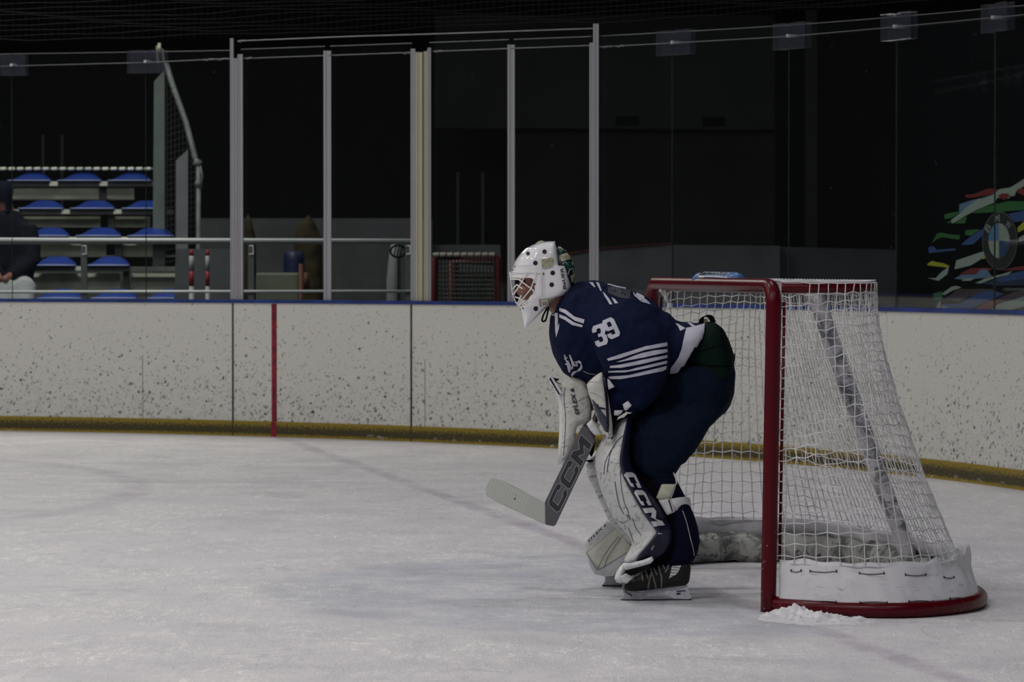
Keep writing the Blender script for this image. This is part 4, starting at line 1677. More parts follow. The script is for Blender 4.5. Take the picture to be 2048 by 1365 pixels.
scr = [stroke(C6([(305, 990), (318, 1035), (335, 1080), (372, 1190)]), 2.6), stroke(C6([(303, 1045), (345, 1022)]), 1.8),
       stroke(curve2(C6([(312, 1105), (338, 1112), (348, 1150), (362, 1205), (375, 1170), (345, 1090)]), 4), 2.2),
       stroke(curve2(C6([(345, 1062), (370, 1110), (395, 1165), (405, 1120), (368, 990)]), 4), 2.2), stroke(C6([(368, 990), (405, 1070), (430, 1135)]), 2.3),
       stroke(curve2(C6([(410, 1075), (430, 1110), (462, 1128), (455, 1095), (432, 1075)]), 4), 2.0),
       stroke(curve2(C6([(440, 1092), (478, 1075), (508, 1100), (512, 1150), (470, 1190), (420, 1212), (398, 1250), (415, 1285), (432, 1300)]), 4), [2, 2.2, 3, 4, 5, 5, 5, 5] * 4 + [5])]
decal('script_lettering', scr, jt_, M['twill'], jersey, 0.0028, 2.5)
decal('piping', [stroke(curve2(C6([(535, 1190), (600, 1222), (690, 1236)]), 4), 1.0)], jt_, M['twill'], jersey, 0.002, 3)

# ---- pants
mb = MB()
pn = [((1465, 722), (1322, 738), .20, YM), ((1469, 745), (1312, 764), .222, YM), ((1468.5, 772), (1312, 792), .225, YM), ((1460, 805), (1285, 815), .22, YM), ((1446, 826), (1275, 830), .20, YM)]
mb.loft([sect(a, b, Y, w, 36, 2.4) for a, b, w, Y in pn])
pl_ = [((1459, 800), (1285, 808), .12, 14.02), ((1440, 832), (1264, 835), .13, 13.97), ((1413, 862), (1256, 868), .13, 13.95), ((1390, 897), (1254, 898), .125, 13.94), ((1369, 924), (1257, 926), .12, 13.93),
       ((1353, 938), (1272, 946), .11, 13.93), ((1351, 956), (1295, 960), .10, 13.93), ((1351, 968), (1318, 970), .085, 13.93)]
mb.loft([sect(a, b, Y, w, 32, 2.4) for a, b, w, Y in pl_])
mb.loft([sect(a, b, Y, w, 32, 2.4) for a, b, w, Y in (((1445, 800), (1285, 808), .12, 14.28), ((1410, 835), (1250, 838), .12, 14.32), ((1380, 870), (1228, 872), .115, 14.35), ((1340, 905), (1225, 905), .10, 14.37), ((1310, 935), (1235, 930), .09, 14.38))])
pants = mb.build('pants', M['pants'], person)
remesh(pants, 0.010, 7)
for v in pants.data.vertices:
    p = v.co + b0
    q = Vector((p.x * 9 + p.z * 3, p.y * 6, p.z * 10))
    x, y = pix(p)
    lowf = max(0, min(1, (y - 900) / 40))
    n = noise.noise(q * 0.8) * 0.010 + (0.5 - abs(noise.noise(Vector((p.x * 14 + p.z * 5, p.y * 5, p.z * 7))))) * 0.008 + noise.noise(Vector((p.x * 10 - p.z * 6, p.y * 5, p.z * 30 + p.x * 14))) * (0.003 + 0.008 * lowf)
    v.co += v.normal * n
pants.data.update()
mb = MB()
gr = [((1404, 652), (1362, 738), .17), ((1413, 643), (1370, 746), .185), ((1428, 644), (1376, 755), .20), ((1446, 657), (1382, 760), .205), ((1458, 682), (1388, 764), .21), ((1467, 708), (1392, 767), .212), ((1467, 738), (1420, 768), .21)]
mb.loft([sect(a, b, YM, w, 36, 2.4) for a, b, w in gr])
gp_ = mb.build('pants_top', M['green'], person)
remesh(gp_, 0.010, 4)
gt = bvh(gp_)
decals('waist_seam', [stroke(curve2(C7([(600, 800), (800, 770), (1000, 710), (1150, 700)]), 4), 1.4), stroke(curve2(C7([(540, 985), (800, 1000), (1000, 1010), (1220, 1005)]), 4), 3.0),
                     stroke(C7([(1085, 440), (1090, 600), (1100, 690)]), 1.3)], gt, M['black'], gp_, 0.002, 3)
mb = MB()
slab(mb, [(1468, 706), (1470.3, 708), (1470, 722), (1467, 726)], 14.12, .03)
mb.build('belt_clip', M['black'], gp_)
mb = MB()
slab(mb, [(1462, 730), (1464.5, 729), (1464.5, 742), (1461.5, 741)], 14.0, .01)
mb.build('belt_buckle', M['black'], gp_)
mb = MB()
lp = curve2([P(1402, 650, YM), P(1403.5, 638, YM), P(1411, 632, YM), P(1421, 634.5, YM), P(1427, 646, YM)], 5)
mb.loft([[Vector(p) + Vector((sx * .009, sy * .022, sx * .004)) for sx, sy in ((-1, -1), (1, -1), (1, 1), (-1, 1))] for p in lp])
mb.build('suspender_loop', M['black'], person)
mb = MB()
slab(mb, [(1404, 638.5), (1416, 638.5), (1416.5, 648), (1406, 650)], YM - .012, .02)
mb.build('suspender_tab', M['strap'], person)

# ---- near leg pad
def pad(secs, depth, names, parent):
    """secs: far front edge A, near front edge B, rear edge C (pixels); depth: their distances"""
    front, side = MB(), MB()
    fr, sd = [], []
    for A, B, C, ya, yb, yc in secs:
        a, b, c = P(*A, ya), P(*B, yb), P(*C, yc)
        d = P(C[0] - 8, C[1], ya + .02)
        m_ = (b - a)
        bulge = Vector((-.010, -.012, 0))
        back = Vector((.055, .012, -.01))
        ring = [a + back, a, a + m_ * .12 + bulge * .8, a + m_ * .35 + bulge * 1.25, a + m_ * .60 + bulge * 1.1, a + m_ * .82 + bulge * .5, a + m_ * .91, a + m_ * .91 + back * .8]
        fr.append(ring)
        o_ = Vector((.002, -.004, 0))
        n_ = Vector((0, -.010, 0))
        sd.append([b + o_ + Vector((.006, .0, 0)), b + (c - b) * .15 + n_ * .7, b + (c - b) * .5 + n_ * 1.3, b + (c - b) * .85 + n_, c, d, a + (d - a) * .5 + Vector((0, .01, 0)), a + Vector((.03, .03, 0))])
    front.loft(fr)
    side.loft(sd)
    return front.build(names[0], M['padwhite'], parent, True), side


SN = [((1230, 838), (1254, 826), (1267, 820), 14.00, 13.80, 13.86), ((1206, 872), (1247, 866), (1263, 862), 14.02, 13.76, 13.83), ((1190, 902), (1241.5, 903), (1259.5, 903), 14.03, 13.74, 13.82),
      ((1186, 926), (1237.5, 929), (1262, 934), 14.03, 13.73, 13.81), ((1194, 966), (1246.5, 957), (1288, 966), 14.02, 13.72, 13.80), ((1207, 1004), (1265, 988), (1313, 998), 14.01, 13.71, 13.80),
      ((1224, 1040), (1286, 1027), (1334, 1030), 14.00, 13.71, 13.80), ((1247, 1064), (1311, 1058), (1346, 1058), 13.99, 13.71, 13.80), ((1253, 1071), (1316, 1064), (1347.5, 1064), 13.99, 13.71, 13.80), ((1258, 1079), (1308, 1071), (1347, 1072), 13.985, 13.71, 13.80), ((1266, 1088), (1295, 1086), (1346, 1090), 13.98, 13.71, 13.80),
      ((1255, 1106), (1277, 1106), (1332, 1112), 13.97, 13.72, 13.80), ((1245, 1128), (1259, 1129), (1306, 1122), 13.96, 13.74, 13.80)]
front, side = pad(SN, 0, ('leg_pad', 'pad_side'), person)
sp = side.build('pad_side', M['padnavy'], front, True)
for o_ in (front, sp):
    md = o_.modifiers.new('sub', 'SUBSURF')
    md.levels = md.render_levels = 1
apply_mods(front)
apply_mods(sp)
pt, ft = bvh(sp), bvh(front)
C8 = lambda pts: crop(pts, 1230, 940, 8.53)
decals('pad_lettering', [C8([(160, 90), (185, 45), (290, 50), (345, 90), (448, 312), (388, 315), (345, 240), (370, 235), (315, 130), (222, 135), (272, 232), (300, 238), (325, 308), (275, 285), (255, 260)]),
                        C8([(325, 395), (350, 350), (455, 352), (510, 392), (622, 608), (565, 612), (520, 540), (545, 535), (485, 435), (385, 438), (440, 535), (475, 545), (500, 615), (455, 600), (430, 570)]),
                        C8([(475, 660), (652, 650), (700, 715), (690, 845), (800, 880), (845, 950), (665, 970), (612, 885), (725, 880), (608, 812), (625, 738), (520, 742)])], pt, M['white'], front, 0.003, 3)
decals('pad_crease', [stroke(curve2(C8([(90, 0), (110, 300), (160, 560), (220, 700), (260, 860)]), 4), 1.1), stroke(curve2(C8([(0, 200), (60, 560), (150, 760)]), 4), 1.2),
                     stroke(curve2(C8([(230, 990), (270, 1100), (320, 1250)]), 4), 1.0), stroke(curve2(C8([(300, 820), (350, 980), (450, 1120)]), 4), 1.0),
                     stroke(curve2([(1246, 872), (1233, 885), (1222, 905), (1216, 930), (1215, 945)], 5), 1.1), stroke(curve2([(1223, 900), (1211, 925), (1208, 950)], 5), 1.0)], ft, M['glovenavy'], front, 0.002, 3)
decals('pad_mark', [stroke(curve2(C8([(65, 880), (120, 910), (190, 880), (225, 800), (190, 770)]), 4), [1, 2, 3, 4, 2] * 4 + [1]), stroke(C8([(330, 770), (385, 745), (370, 795)]), 1.6)], ft, M['pad_grey'], front, 0.002, 3)
decal('knee_crease', [stroke(C8([(735, 1090), (800, 1092)]), 1.5)], pt, M['padside'], front, 0.002, 3)
lettering('lettering', 'LEHZ', (1304.5, 1101.5), (5.0, -9), (-3.6, -1.6), on(pt, 0.007), M['white'], front, 0.02, 0.2)
# rolled white edge along the boot of the pad, toe bumper and toe tab
mb = MB()
puff(mb, [(1247, 1126), (1262, 1127), (1285, 1121), (1304, 1113.5), (1308, 1121), (1301, 1128), (1280, 1134), (1252, 1141), (1245, 1136)], 13.73, .016, .03, 4)
mb.build('boot_roll', M['padside'], front, True)
mb = MB()
puff(mb, [(1247, 1127), (1252, 1136), (1248, 1150), (1252, 1163), (1242, 1168), (1232, 1165), (1228.5, 1157), (1232, 1146), (1240, 1134)], 13.80, .04, .12, 4)
mb.build('toe_bumper', M['padside'], front, True)
mb = MB()
puff(mb, [(1240, 1154), (1252, 1147), (1267, 1156), (1254, 1168), (1246, 1167)], 13.755, .006, .02, 4)
mb.build('toe_tab', M['white'], front, True)
mb = MB()
mb.tube([P(1250, 1166, 13.76), P(1246, 1174, 13.77), P(1250, 1184, 13.80), P(1263, 1192, 13.84)], .0045, 6)
mb.build('toe_strap', M['laces'], front, True)

# dark knee sleeve between pants, pad and calf wrap
mb = MB()
mb.loft([sect(a, b, Y, w, 24, 2.3) for a, b, w, Y in (((1262, 925), (1330, 925), .06, 13.94), ((1262, 945), (1343, 945), .065, 13.93), ((1276, 966), (1345, 966), .075, 13.91), ((1296, 1000), (1352, 996), .07, 13.89),
                                                       ((1322, 1040), (1365, 1040), .07, 13.88), ((1330, 1080), (1372, 1080), .07, 13.885), ((1308, 1112), (1372, 1114), .065, 13.885), ((1298, 1132), (1376, 1134), .05, 13.885))])
mb.build('knee_sleeve', M['black'], person, True)
# calf wrap with its straps
mb = MB()
mb.loft([sect((l, y), (r, y), 13.90, w, 28, 2.3) for l, r, y, w in ((1296, 1351, 955, .075), (1300, 1359, 972, .085), (1310, 1369, 991, .092), (1318, 1379, 1010, .097), (1328, 1388, 1030, .10), (1335, 1396, 1056, .10),
                                                                    (1335, 1400, 1082, .098), (1328, 1396, 1104, .09), (1318, 1388, 1120, .08), (1312, 1379, 1131, .07))])
calf = mb.build('calf_wrap', M['calf'], person, True)
ct = bvh(calf)
decal('piping', [stroke(curve2(C8([(1150, 700), (1220, 900), (1280, 1150), (1330, 1340)]), 4) + [(1388, 1112)], 1.2)], ct, M['white'], calf, 0.002, 3)
# knee wing and strap
mb = MB()
puff(mb, C8([(790, 255), (830, 245), (1025, 248), (1030, 290), (950, 478), (880, 500), (745, 515), (702, 475)]), 13.80, .008, .05, 4)
mb.build('knee_wing', M['creamcloth'], front, True)
mb = MB()
puff(mb, C8([(740, 518), (880, 500), (930, 485), (1025, 718), (990, 735), (890, 778), (850, 720)]), 13.79, .008, .045, 4)
mb.build('strap_anchor', M['white'], front, True)
mb = MB()
rows = []
for t in [k / 14 for k in range(15)]:
    x = 1341 + (1381.5 - 1341) * sin(pi / 2 * t)
    Y = 13.795 + 0.125 * (1 - cos(pi / 2 * t))
    top = 998.5 - 5.5 * sin(pi * min(1, t * 1.0) * .62) + 3 * t ** 3 + 10 * t ** 6
    bot = 1023.5 - 3.5 * sin(pi * t * .8) + 0 * t
    rows.append([P(x, top, Y), P(x + 1.2, (top + bot) / 2, Y - .004), P(x, bot, Y), P(x - 2, bot, Y + .010), P(x - 2, top, Y + .010)])
mb.loft(rows)
mb.build('knee_strap', M['white'], front, True)
mb = MB()
slab(mb, C8([(905, 510), (925, 503), (990, 712), (970, 718)]), 13.775, .01)
mb.build('strap_slot', M['print'], front)
mb = MB()
mb.tube([P(1351, 969, 13.82), P(1347, 983, 13.81), P(1341.5, 997, 13.80)], .0035, 6)
mb.tube([P(1347, 946, 13.85), P(1352, 958, 13.84), P(1353, 969, 13.83)], .0035, 6)
mb.build('strap_tail', M['white'], front, True)

# ---- far leg pad: shin seen behind the near one, boot flap turned outward
mb = MB()
puff(mb, [(1176, 925), (1190, 905), (1235, 905), (1262, 1000), (1285, 1080), (1262, 1090), (1237, 1065), (1216, 1040), (1203, 1012), (1187, 978), (1173, 948)], 14.34, .02, .10, 6)
fp = mb.build('leg_pad', M['padwhite'], person, True)
mb = MB()
fb = [(1213, 1041), (1236, 1058), (1262, 1092), (1256, 1108), (1246, 1128), (1228, 1154), (1208, 1153), (1189, 1149), (1181, 1134), (1168.5, 1108), (1167.5, 1082)]
puff(mb, fb, 14.36, .012, .09, 6, edge=0.012)
fo = mb.build('boot_flap', M['padcream'], fp, True)
fbt = bvh(fo)
decal('flap_edge', [[(1213.5, 1042), (1231, 1056), (1224, 1062), (1174, 1104), (1169, 1107), (1168.5, 1083)]], fbt, M['padside'], fp, 0.003, 4, 0.003)
decal('flap_side', [[(1168.5, 1098), (1173.5, 1105), (1196, 1140), (1228, 1121), (1256, 1104), (1246, 1128), (1228, 1154), (1208, 1153), (1189.5, 1149), (1181, 1134)]], fbt, M['padside'], fp, 0.0028, 4, 0.002)
decals('flap_crease', [stroke(curve2([(1237, 1074), (1222, 1092), (1205, 1118), (1196, 1138)], 5), 1.0), stroke(curve2([(1242, 1076), (1228, 1096), (1214, 1118), (1208, 1137)], 5), 1.0),
                      stroke([(1173, 1106), (1182, 1122), (1195, 1142)], 0.8), stroke([(1197, 1141), (1228, 1122), (1255, 1105)], 0.7)], fbt, M['glovenavy'], fp, 0.004, 3)
lettering('lettering', 'EFLEX 6', (1177.5, 1086), (36.5, -35.5), (-3.5, -3.8), on(fbt, 0.016), M['print'], fp, 0.03, 0.25)
mb = MB()
puff(mb, [(1180, 918), (1194, 909), (1204, 911), (1203, 923), (1190, 928), (1186, 938), (1176, 941), (1172, 932)], 14.12, .012, .02, 4)
mb.build('top_strap', M['white'], fp, True)
mb = MB()
slab(mb, [(1172, 921), (1186, 920), (1187, 923), (1181, 926), (1172, 923)], 14.09, .012)
slab(mb, [(1183, 880), (1190, 886), (1188, 905), (1183, 915), (1178, 908)], 14.12, .03)
mb.build('strap_slot', M['black'], fp)

# ---- skates
def skate(ox, oy, Y, s):
    def q(x, y):
        return (ox + (x - 1312) * s, oy + (y - 1203) * s)
    bb = MB()
    st_ = [((1245, 1171), (1247, 1179), .022), ((1250, 1162), (1250, 1181.5), .036), ((1264, 1154), (1264, 1183.5), .046), ((1290, 1141), (1290, 1183), .05), ((1316, 1128), (1316, 1178), .048),
           ((1345, 1120), (1345, 1174.5), .046), ((1368, 1119), (1368, 1172), .042), ((1379, 1122), (1375, 1170), .034), ((1382.5, 1136), (1379, 1163), .02)]
    bb.loft([sect(q(*a), q(*b), Y, w * s ** .5, 24, 2.6) for a, b, w in st_])
    boot = bb.build('skate', M['boot'], person, True)
    md_ = boot.modifiers.new('sub', 'SUBSURF')
    md_.levels = md_.render_levels = 1
    apply_mods(boot)
    kt = bvh(boot)
    h = MB()
    slab(h, [q(*p) for p in ((1246, 1180), (1284, 1184.5), (1337, 1175), (1374, 1170.5), (1383.5, 1197.6), (1376, 1199.5), (1348, 1199), (1341, 1196), (1292, 1196.5), (1284, 1200), (1241.5, 1199.5), (1247, 1191))], Y - .014, .028)
    bevel(h.build('blade_holder', M['holder'], boot), .003, 2)
    h = MB()
    slab(h, [q(*p) for p in ((1294, 1187), (1340, 1180), (1336, 1192), (1292, 1193))], Y - .0165, .004)
    h.build('holder_window', M['padside'], boot)
    h = MB()
    slab(h, [q(*p) for p in ((1353, 1187), (1361, 1186.5), (1361, 1189.5), (1353, 1190))], Y - .016, .003)
    slab(h, [q(*p) for p in ((1353, 1182.6), (1371, 1181.2), (1371, 1183), (1353, 1184.4))], Y - .016, .003)
    h.build('holder_print', M['print'], boot)
    h = MB()
    pb = q(1312, 1204.5)
    z0 = P(*pb, Y).z
    slab(h, [q(*p) for p in ((1240, 1201), (1242, 1198.8), (1382, 1198.8), (1383.6, 1200.5), (1382, 1204.5), (1246, 1205))], Y - .0025, .005)
    h.build('blade', M['steel'], boot)
    return boot, kt, q


sk1, kt1, q1 = skate(1312, 1203, 13.87, 1.0)
decal('side_panel', [[(1345, 1130), (1362, 1132), (1358, 1142), (1352, 1150), (1338, 1157.5)]], kt1, M['white'], sk1, 0.002, 3)
decal('panel_line', [stroke([(1344, 1134.5), (1361, 1137)], .8), stroke([(1342.5, 1140), (1359, 1142)], .8), stroke([(1341, 1146), (1356, 1147)], .8), stroke([(1340, 1152), (1350, 1152.5)], .8)], kt1, M['boot'], sk1, 0.003, 3)
mb = MB()
for ln in ([(1300, 1131), (1303, 1143), (1298, 1166), (1295.5, 1184)], [(1301, 1137), (1305, 1150), (1310, 1168), (1313, 1181)], [(1317, 1128), (1319, 1142), (1323, 1156), (1322.5, 1180)],
           [(1283, 1145), (1286, 1158), (1285, 1163)], [(1291, 1140), (1295, 1153), (1296, 1159)], [(1306, 1133), (1312, 1147), (1314, 1151)], [(1324, 1127), (1329, 1138), (1330, 1140)], [(1337, 1128), (1335, 1138), (1330, 1146)]):
    q_ = [on(kt1, .003)(x, y) for x, y in curve2(ln, 5)]
    q_ = [p for p in q_ if p is not None]
    if len(q_) > 2:
        mb.tube(q_, .0035, 5)
mb.build('laces', M['laces'], sk1, True)
decal('boot_cuff', [[(1340, 1127), (1352, 1119), (1380, 1114), (1383, 1122), (1381, 1129), (1376, 1124), (1352, 1128)]], kt1, M['padside'], sk1, 0.003, 3)
sk2, kt2, q2 = skate(1272, 1174, 14.46, .955)

# ---- blocker on the far hand
mb = MB()
bf = [(1119, 772), (1127, 766), (1146, 755), (1160, 757), (1172, 764), (1179, 795), (1183, 824), (1182.5, 838), (1180, 845), (1171, 850), (1160, 850.5), (1153, 856), (1151, 866), (1150, 880), (1143, 902), (1135, 916.5), (1125, 917.5),
      (1124, 890), (1127, 850), (1126, 815), (1123, 795)]
puff(mb, bf, 14.06, .020, .02, 5, edge=0.012, lump=.006)
blk = mb.build('blocker', M['glove'], person, True)
mb = MB()
edge_f = [(1119, 772), (1123, 795), (1126, 815), (1127, 850), (1124, 890), (1125, 917.5), (1134, 917)]
edge_b = [(1098.5, 762), (1111, 782), (1117, 805), (1119, 850), (1116.5, 895), (1115, 929), (1129, 931)]
rows = []
for f_, b_ in zip(edge_f, edge_b):
    rows.append([P(*f_, 14.05), P((f_[0] + b_[0]) / 2 - 1.5, (f_[1] + b_[1]) / 2, 14.085), P(*b_, 14.13), P(b_[0] + 12, b_[1], 14.16), P(f_[0] + 12, f_[1], 14.10)])
mb.loft(rows)
be = mb.build('blocker_edge', M['padside'], blk, True)
mb = MB()
slab(mb, [(1098.3, 758.5), (1102, 755.5), (1121, 786.5), (1117.5, 790)], 14.03, .05)
slab(mb, [(1104, 755), (1119.5, 758.5), (1111.5, 765)], 14.10, .03)
mb.build('blocker_trim', M['print'], blk)
mb = MB()
slab(mb, [(1102, 757), (1106, 756), (1124, 786), (1120, 788)], 14.026, .05)
mb.build('blocker_binding', M['padside'], blk)
bkt = bvh(blk)
lettering('lettering', 'EFLEX 6', (1159.5, 829.5), (-12, -53), (-8.5, 1.6), on(bkt, .004), M['print'], blk, 0.025, 0.2)
decals('blocker_crease', [stroke(curve2([(1130, 775), (1128, 800), (1131, 830), (1130, 870), (1127, 912)], 5), 1.0), stroke(curve2([(1171, 850), (1180, 845), (1184, 836)], 4), 1.6), stroke(curve2([(1152, 880), (1152, 860), (1158, 852), (1170, 851)], 4), 1.8)],
      bkt, M['print'], blk, .002, 3)
# palm and thumb of the blocker hand, closed round the stick
mb = MB()
puff(mb, [(1173, 849), (1184, 838), (1192, 846), (1205, 868), (1197, 871.5), (1188, 870), (1180, 861)], 13.93, .02, .05, 4)
mb.build('glove_thumb', M['padside'], blk, True)
mb = MB()
for k, (x0, y0) in enumerate(((1160, 862), (1158, 870), (1156, 878), (1155, 886))):
    mb.tube(curve2([P(x0 + 12, y0 - 2, 14.035), P(x0 + 3, y0, 14.03), P(x0 + 1, y0 + 1, 14.015), P(x0 + 4, y0 + 2, 14.005)], 4), .009, 8)
mb.build('glove_fingers', M['padside'], blk, True)

# ---- catching glove on the near hand
mb = MB()
cg = [(1206, 744), (1198, 747), (1188, 754), (1176, 765), (1173.5, 771), (1176, 783), (1181, 797), (1187, 816), (1194.6, 838), (1202, 853), (1208, 863), (1215, 873), (1220, 877), (1226, 873), (1225, 850), (1221, 820), (1216, 790), (1211, 765)]
puff(mb, cg, 13.79, .045, .06, 4.5, edge=0.01, lump=.006)
cat = mb.build('catching_glove', M['glove2'], person, True)
gt2 = bvh(cat)
C9 = lambda pts: crop(pts, 1080, 730, 5.936)
decal('glove_panel', [C9([(595, 400), (640, 430), (700, 500), (745, 570), (790, 628), (800, 700), (798, 790), (760, 792), (700, 690), (640, 560)])], gt2, M['glovenavy'], cat, .0025, 3)
decal('glove_mark', [C9([(672, 462), (695, 475), (700, 500), (770, 515), (780, 535), (720, 525), (690, 528), (675, 500)])], gt2, M['print'], cat, .003, 3)
decal('glove_binding', [stroke(C9([(745, 90), (762, 200), (782, 330), (795, 460), (803, 600), (806, 720), (800, 800)]), 4.5)], gt2, M['print'], cat, .003, 3, .003)
decal('glove_tip', [C9([(735, 800), (770, 812), (810, 800), (830, 870), (790, 862)])], gt2, M['padside'], cat, .0035, 3, .003)
decals('glove_seam', [stroke(curve2(C9([(570, 212), (650, 205), (750, 215)]), 4), .8), stroke(curve2(C9([(590, 330), (660, 350), (740, 400), (790, 470)]), 4), .8)], gt2, M['pad_grey'], cat, .002, 3)
lettering('lettering', 'EFLEX', C9([(596, 415)])[0], (11, 11.5), (2.2, -2.6), on(gt2, .004), M['print'], cat, .0, .1)
# cuff of the catching glove and the dark pocket between glove and sleeve
mb = MB()
mb.loft([sect((1212, 775), (1222, 880), 13.86, .05, 20, 2.6), sect((1222, 778), (1228, 855), 13.86, .06, 20, 2.6), sect((1240, 783), (1236, 835), 13.86, .06, 20, 2.6), sect((1256, 790), (1250, 826), 13.86, .05, 20, 2.6)])
mb.build('glove_cuff', M['calf'], cat, True)
mb = MB()
puff(mb, C9([(800, 165), (830, 185), (888, 262), (812, 298), (802, 230)]), 13.775, .004, .02, 4)
puff(mb, C9([(880, 542), (990, 540), (965, 580), (930, 605), (878, 602)]), 13.79, .006, .02, 4)
puff(mb, C9([(980, 470), (1045, 428), (1092, 482), (1030, 545), (1000, 540)]), 13.775, .008, .03, 4)
mb.build('cuff_strap', M['white'], cat, True)
mb = MB()
puff(mb, [(1222, 835), (1232, 832), (1230, 850), (1224, 866), (1226, 876), (1216, 878), (1214, 866)], 13.80, .006, .06, 4)
mb.build('glove_pocket', M['black'], cat, True)

# ------------------------------------------------------------------ the stick, held in the blocker hand
SY = 13.985
stick = empty('goalie_stick', P(1100, 1050, SY), 'grey goalie stick with white taped blade held low in front of the pads', 'stick')
mb = MB()
pd = [(1089, 1006), (1161.5, 857), (1166, 852.5), (1176, 855), (1190.5, 882), (1186, 893), (1111, 1051), (1107, 1053.5), (1091, 1050)]
slab(mb, pd, SY, .026)
paddle = bevel(mb.build('paddle', M['stick'], stick), .004, 3)
mb = MB()
slab(mb, [(1164, 853), (1173, 846), (1190, 866), (1190.5, 883)], SY + .002, .026)
d0 = Vector(P(1178, 868, SY + .013))
mb.tube([d0, P(1200, 818, 14.04), P(1222, 768, 14.075)], .013, 8)
mb.build('shaft', M['stickdark'], stick)
mb = MB()
bl = [(1090.5, 1005.5), (1060, 990), (1030, 973), (1003, 960), (992, 956), (985, 954.8), (979, 958), (974, 966), (971.6, 975), (971.5, 988), (974, 993), (980, 997), (1010, 1013), (1050, 1031), (1091, 1050)]
rows = []
slab(mb, bl, SY, .022, step=None)
# the blade curves a little away towards its tip
for v in mb.v:
    x, y = pix(v)
    t = max(0, (1090 - x) / 118)
    v += ray(x, y) * (0.05 * t * t / ray(x, y).y)
bevel(mb.build('blade', M['tape'], stick), .003, 2)
gC = [(0, .15), (.13, 0), (.87, 0), (1, .13), (1, .36), (.74, .36), (.74, .26), (.26, .26), (.26, .74), (.74, .74), (.74, .64), (1, .64), (1, .87), (.87, 1), (.13, 1), (0, .85)]
gM = [(0, 0), (.26, 0), (.26, .50), (.5, .20), (.74, .50), (.74, 0), (1, 0), (1, 1), (.76, 1), (.5, .64), (.24, 1), (0, 1)]
ax_ = (72.5 / 165.7, -149 / 165.7)
nx_ = (-149 / 165.7, -72.5 / 165.7)


def onpad(t, s):
    """t px along the paddle from the heel, s px across from its right edge"""
    return (1111.5 + ax_[0] * t + nx_[0] * s, 1050.5 + ax_[1] * t + nx_[1] * s)


outl, fill = MB(), MB()
for t0, ln, gl in ((26, 48, gC), (78, 48, gC), (130, 50, gM)):
    # letters lean forward
    o_ = onpad(t0 - 4, 5.0)
    ux = (ax_[0] * ln, ax_[1] * ln)
    uy = (nx_[0] * 29 + ax_[0] * 9, nx_[1] * 29 + ax_[1] * 9)
    big = glyph(gl, o_, ux, uy)
    slab(fill, big, SY - .0012, .001)
    n_ = len(big)
    for i in range(n_):
        a_, b_ = big[i], big[(i + 1) % n_]
        outl.tube([P(*a_, SY - .0012), P(*b_, SY - .0012)], .0011, 5)
fill.build('paddle_lettering', M['stickdark'], stick)
outl.build('letter_outline', M['sticklight'], stick)
# ------------------------------------------------------------------ stand behind the left glass
M['seat'] = plain('blue_seat_plastic', (0.016, 0.055, 0.36), 0.4, spec=0.5, var=0.15, vscale=5)
M['seat_lip'] = plain('seat_lip_highlight', (0.24, 0.28, 0.55), 0.4, spec=0.5)  # highlight on the front edge, put into the colour
M['alu'] = plain('stand_aluminium', (0.78, 0.80, 0.72), 0.4, var=0.25, vscale=3)
M['aludark'] = plain('stand_dark_steel', (0.13, 0.135, 0.135), 0.5, var=0.3, vscale=4)
M['alubright'] = plain('bright_tread_edge', (0.85, 0.86, 0.76), 0.35, var=0.3, vscale=2)
M['rail'] = plain('white_steel_rail', (0.80, 0.80, 0.84), 0.35, spec=0.5)
M['railgrey'] = plain('grey_steel_post', (0.17, 0.185, 0.18), 0.5)
M['column'] = plain('grey_green_column', (0.14, 0.165, 0.155), 0.6, var=0.2, vscale=2)
M['pipe'] = plain('galvanised_pipe', (0.17, 0.18, 0.19), 0.45, var=0.3, vscale=6)
M['greypanel'] = plain('grey_panel', (0.10, 0.105, 0.12), 0.6, var=0.15, vscale=3)


def pbox(mb, x0, y0, x1, y1, Y, d):
    """box whose front face fills the pixel rectangle at distance Y, d metres deep"""
    a, b = P(x0, y1, Y), P(x1, y0, Y)
    return mb.box((a.x, Y, a.z), (b.x, Y + d, b.z))


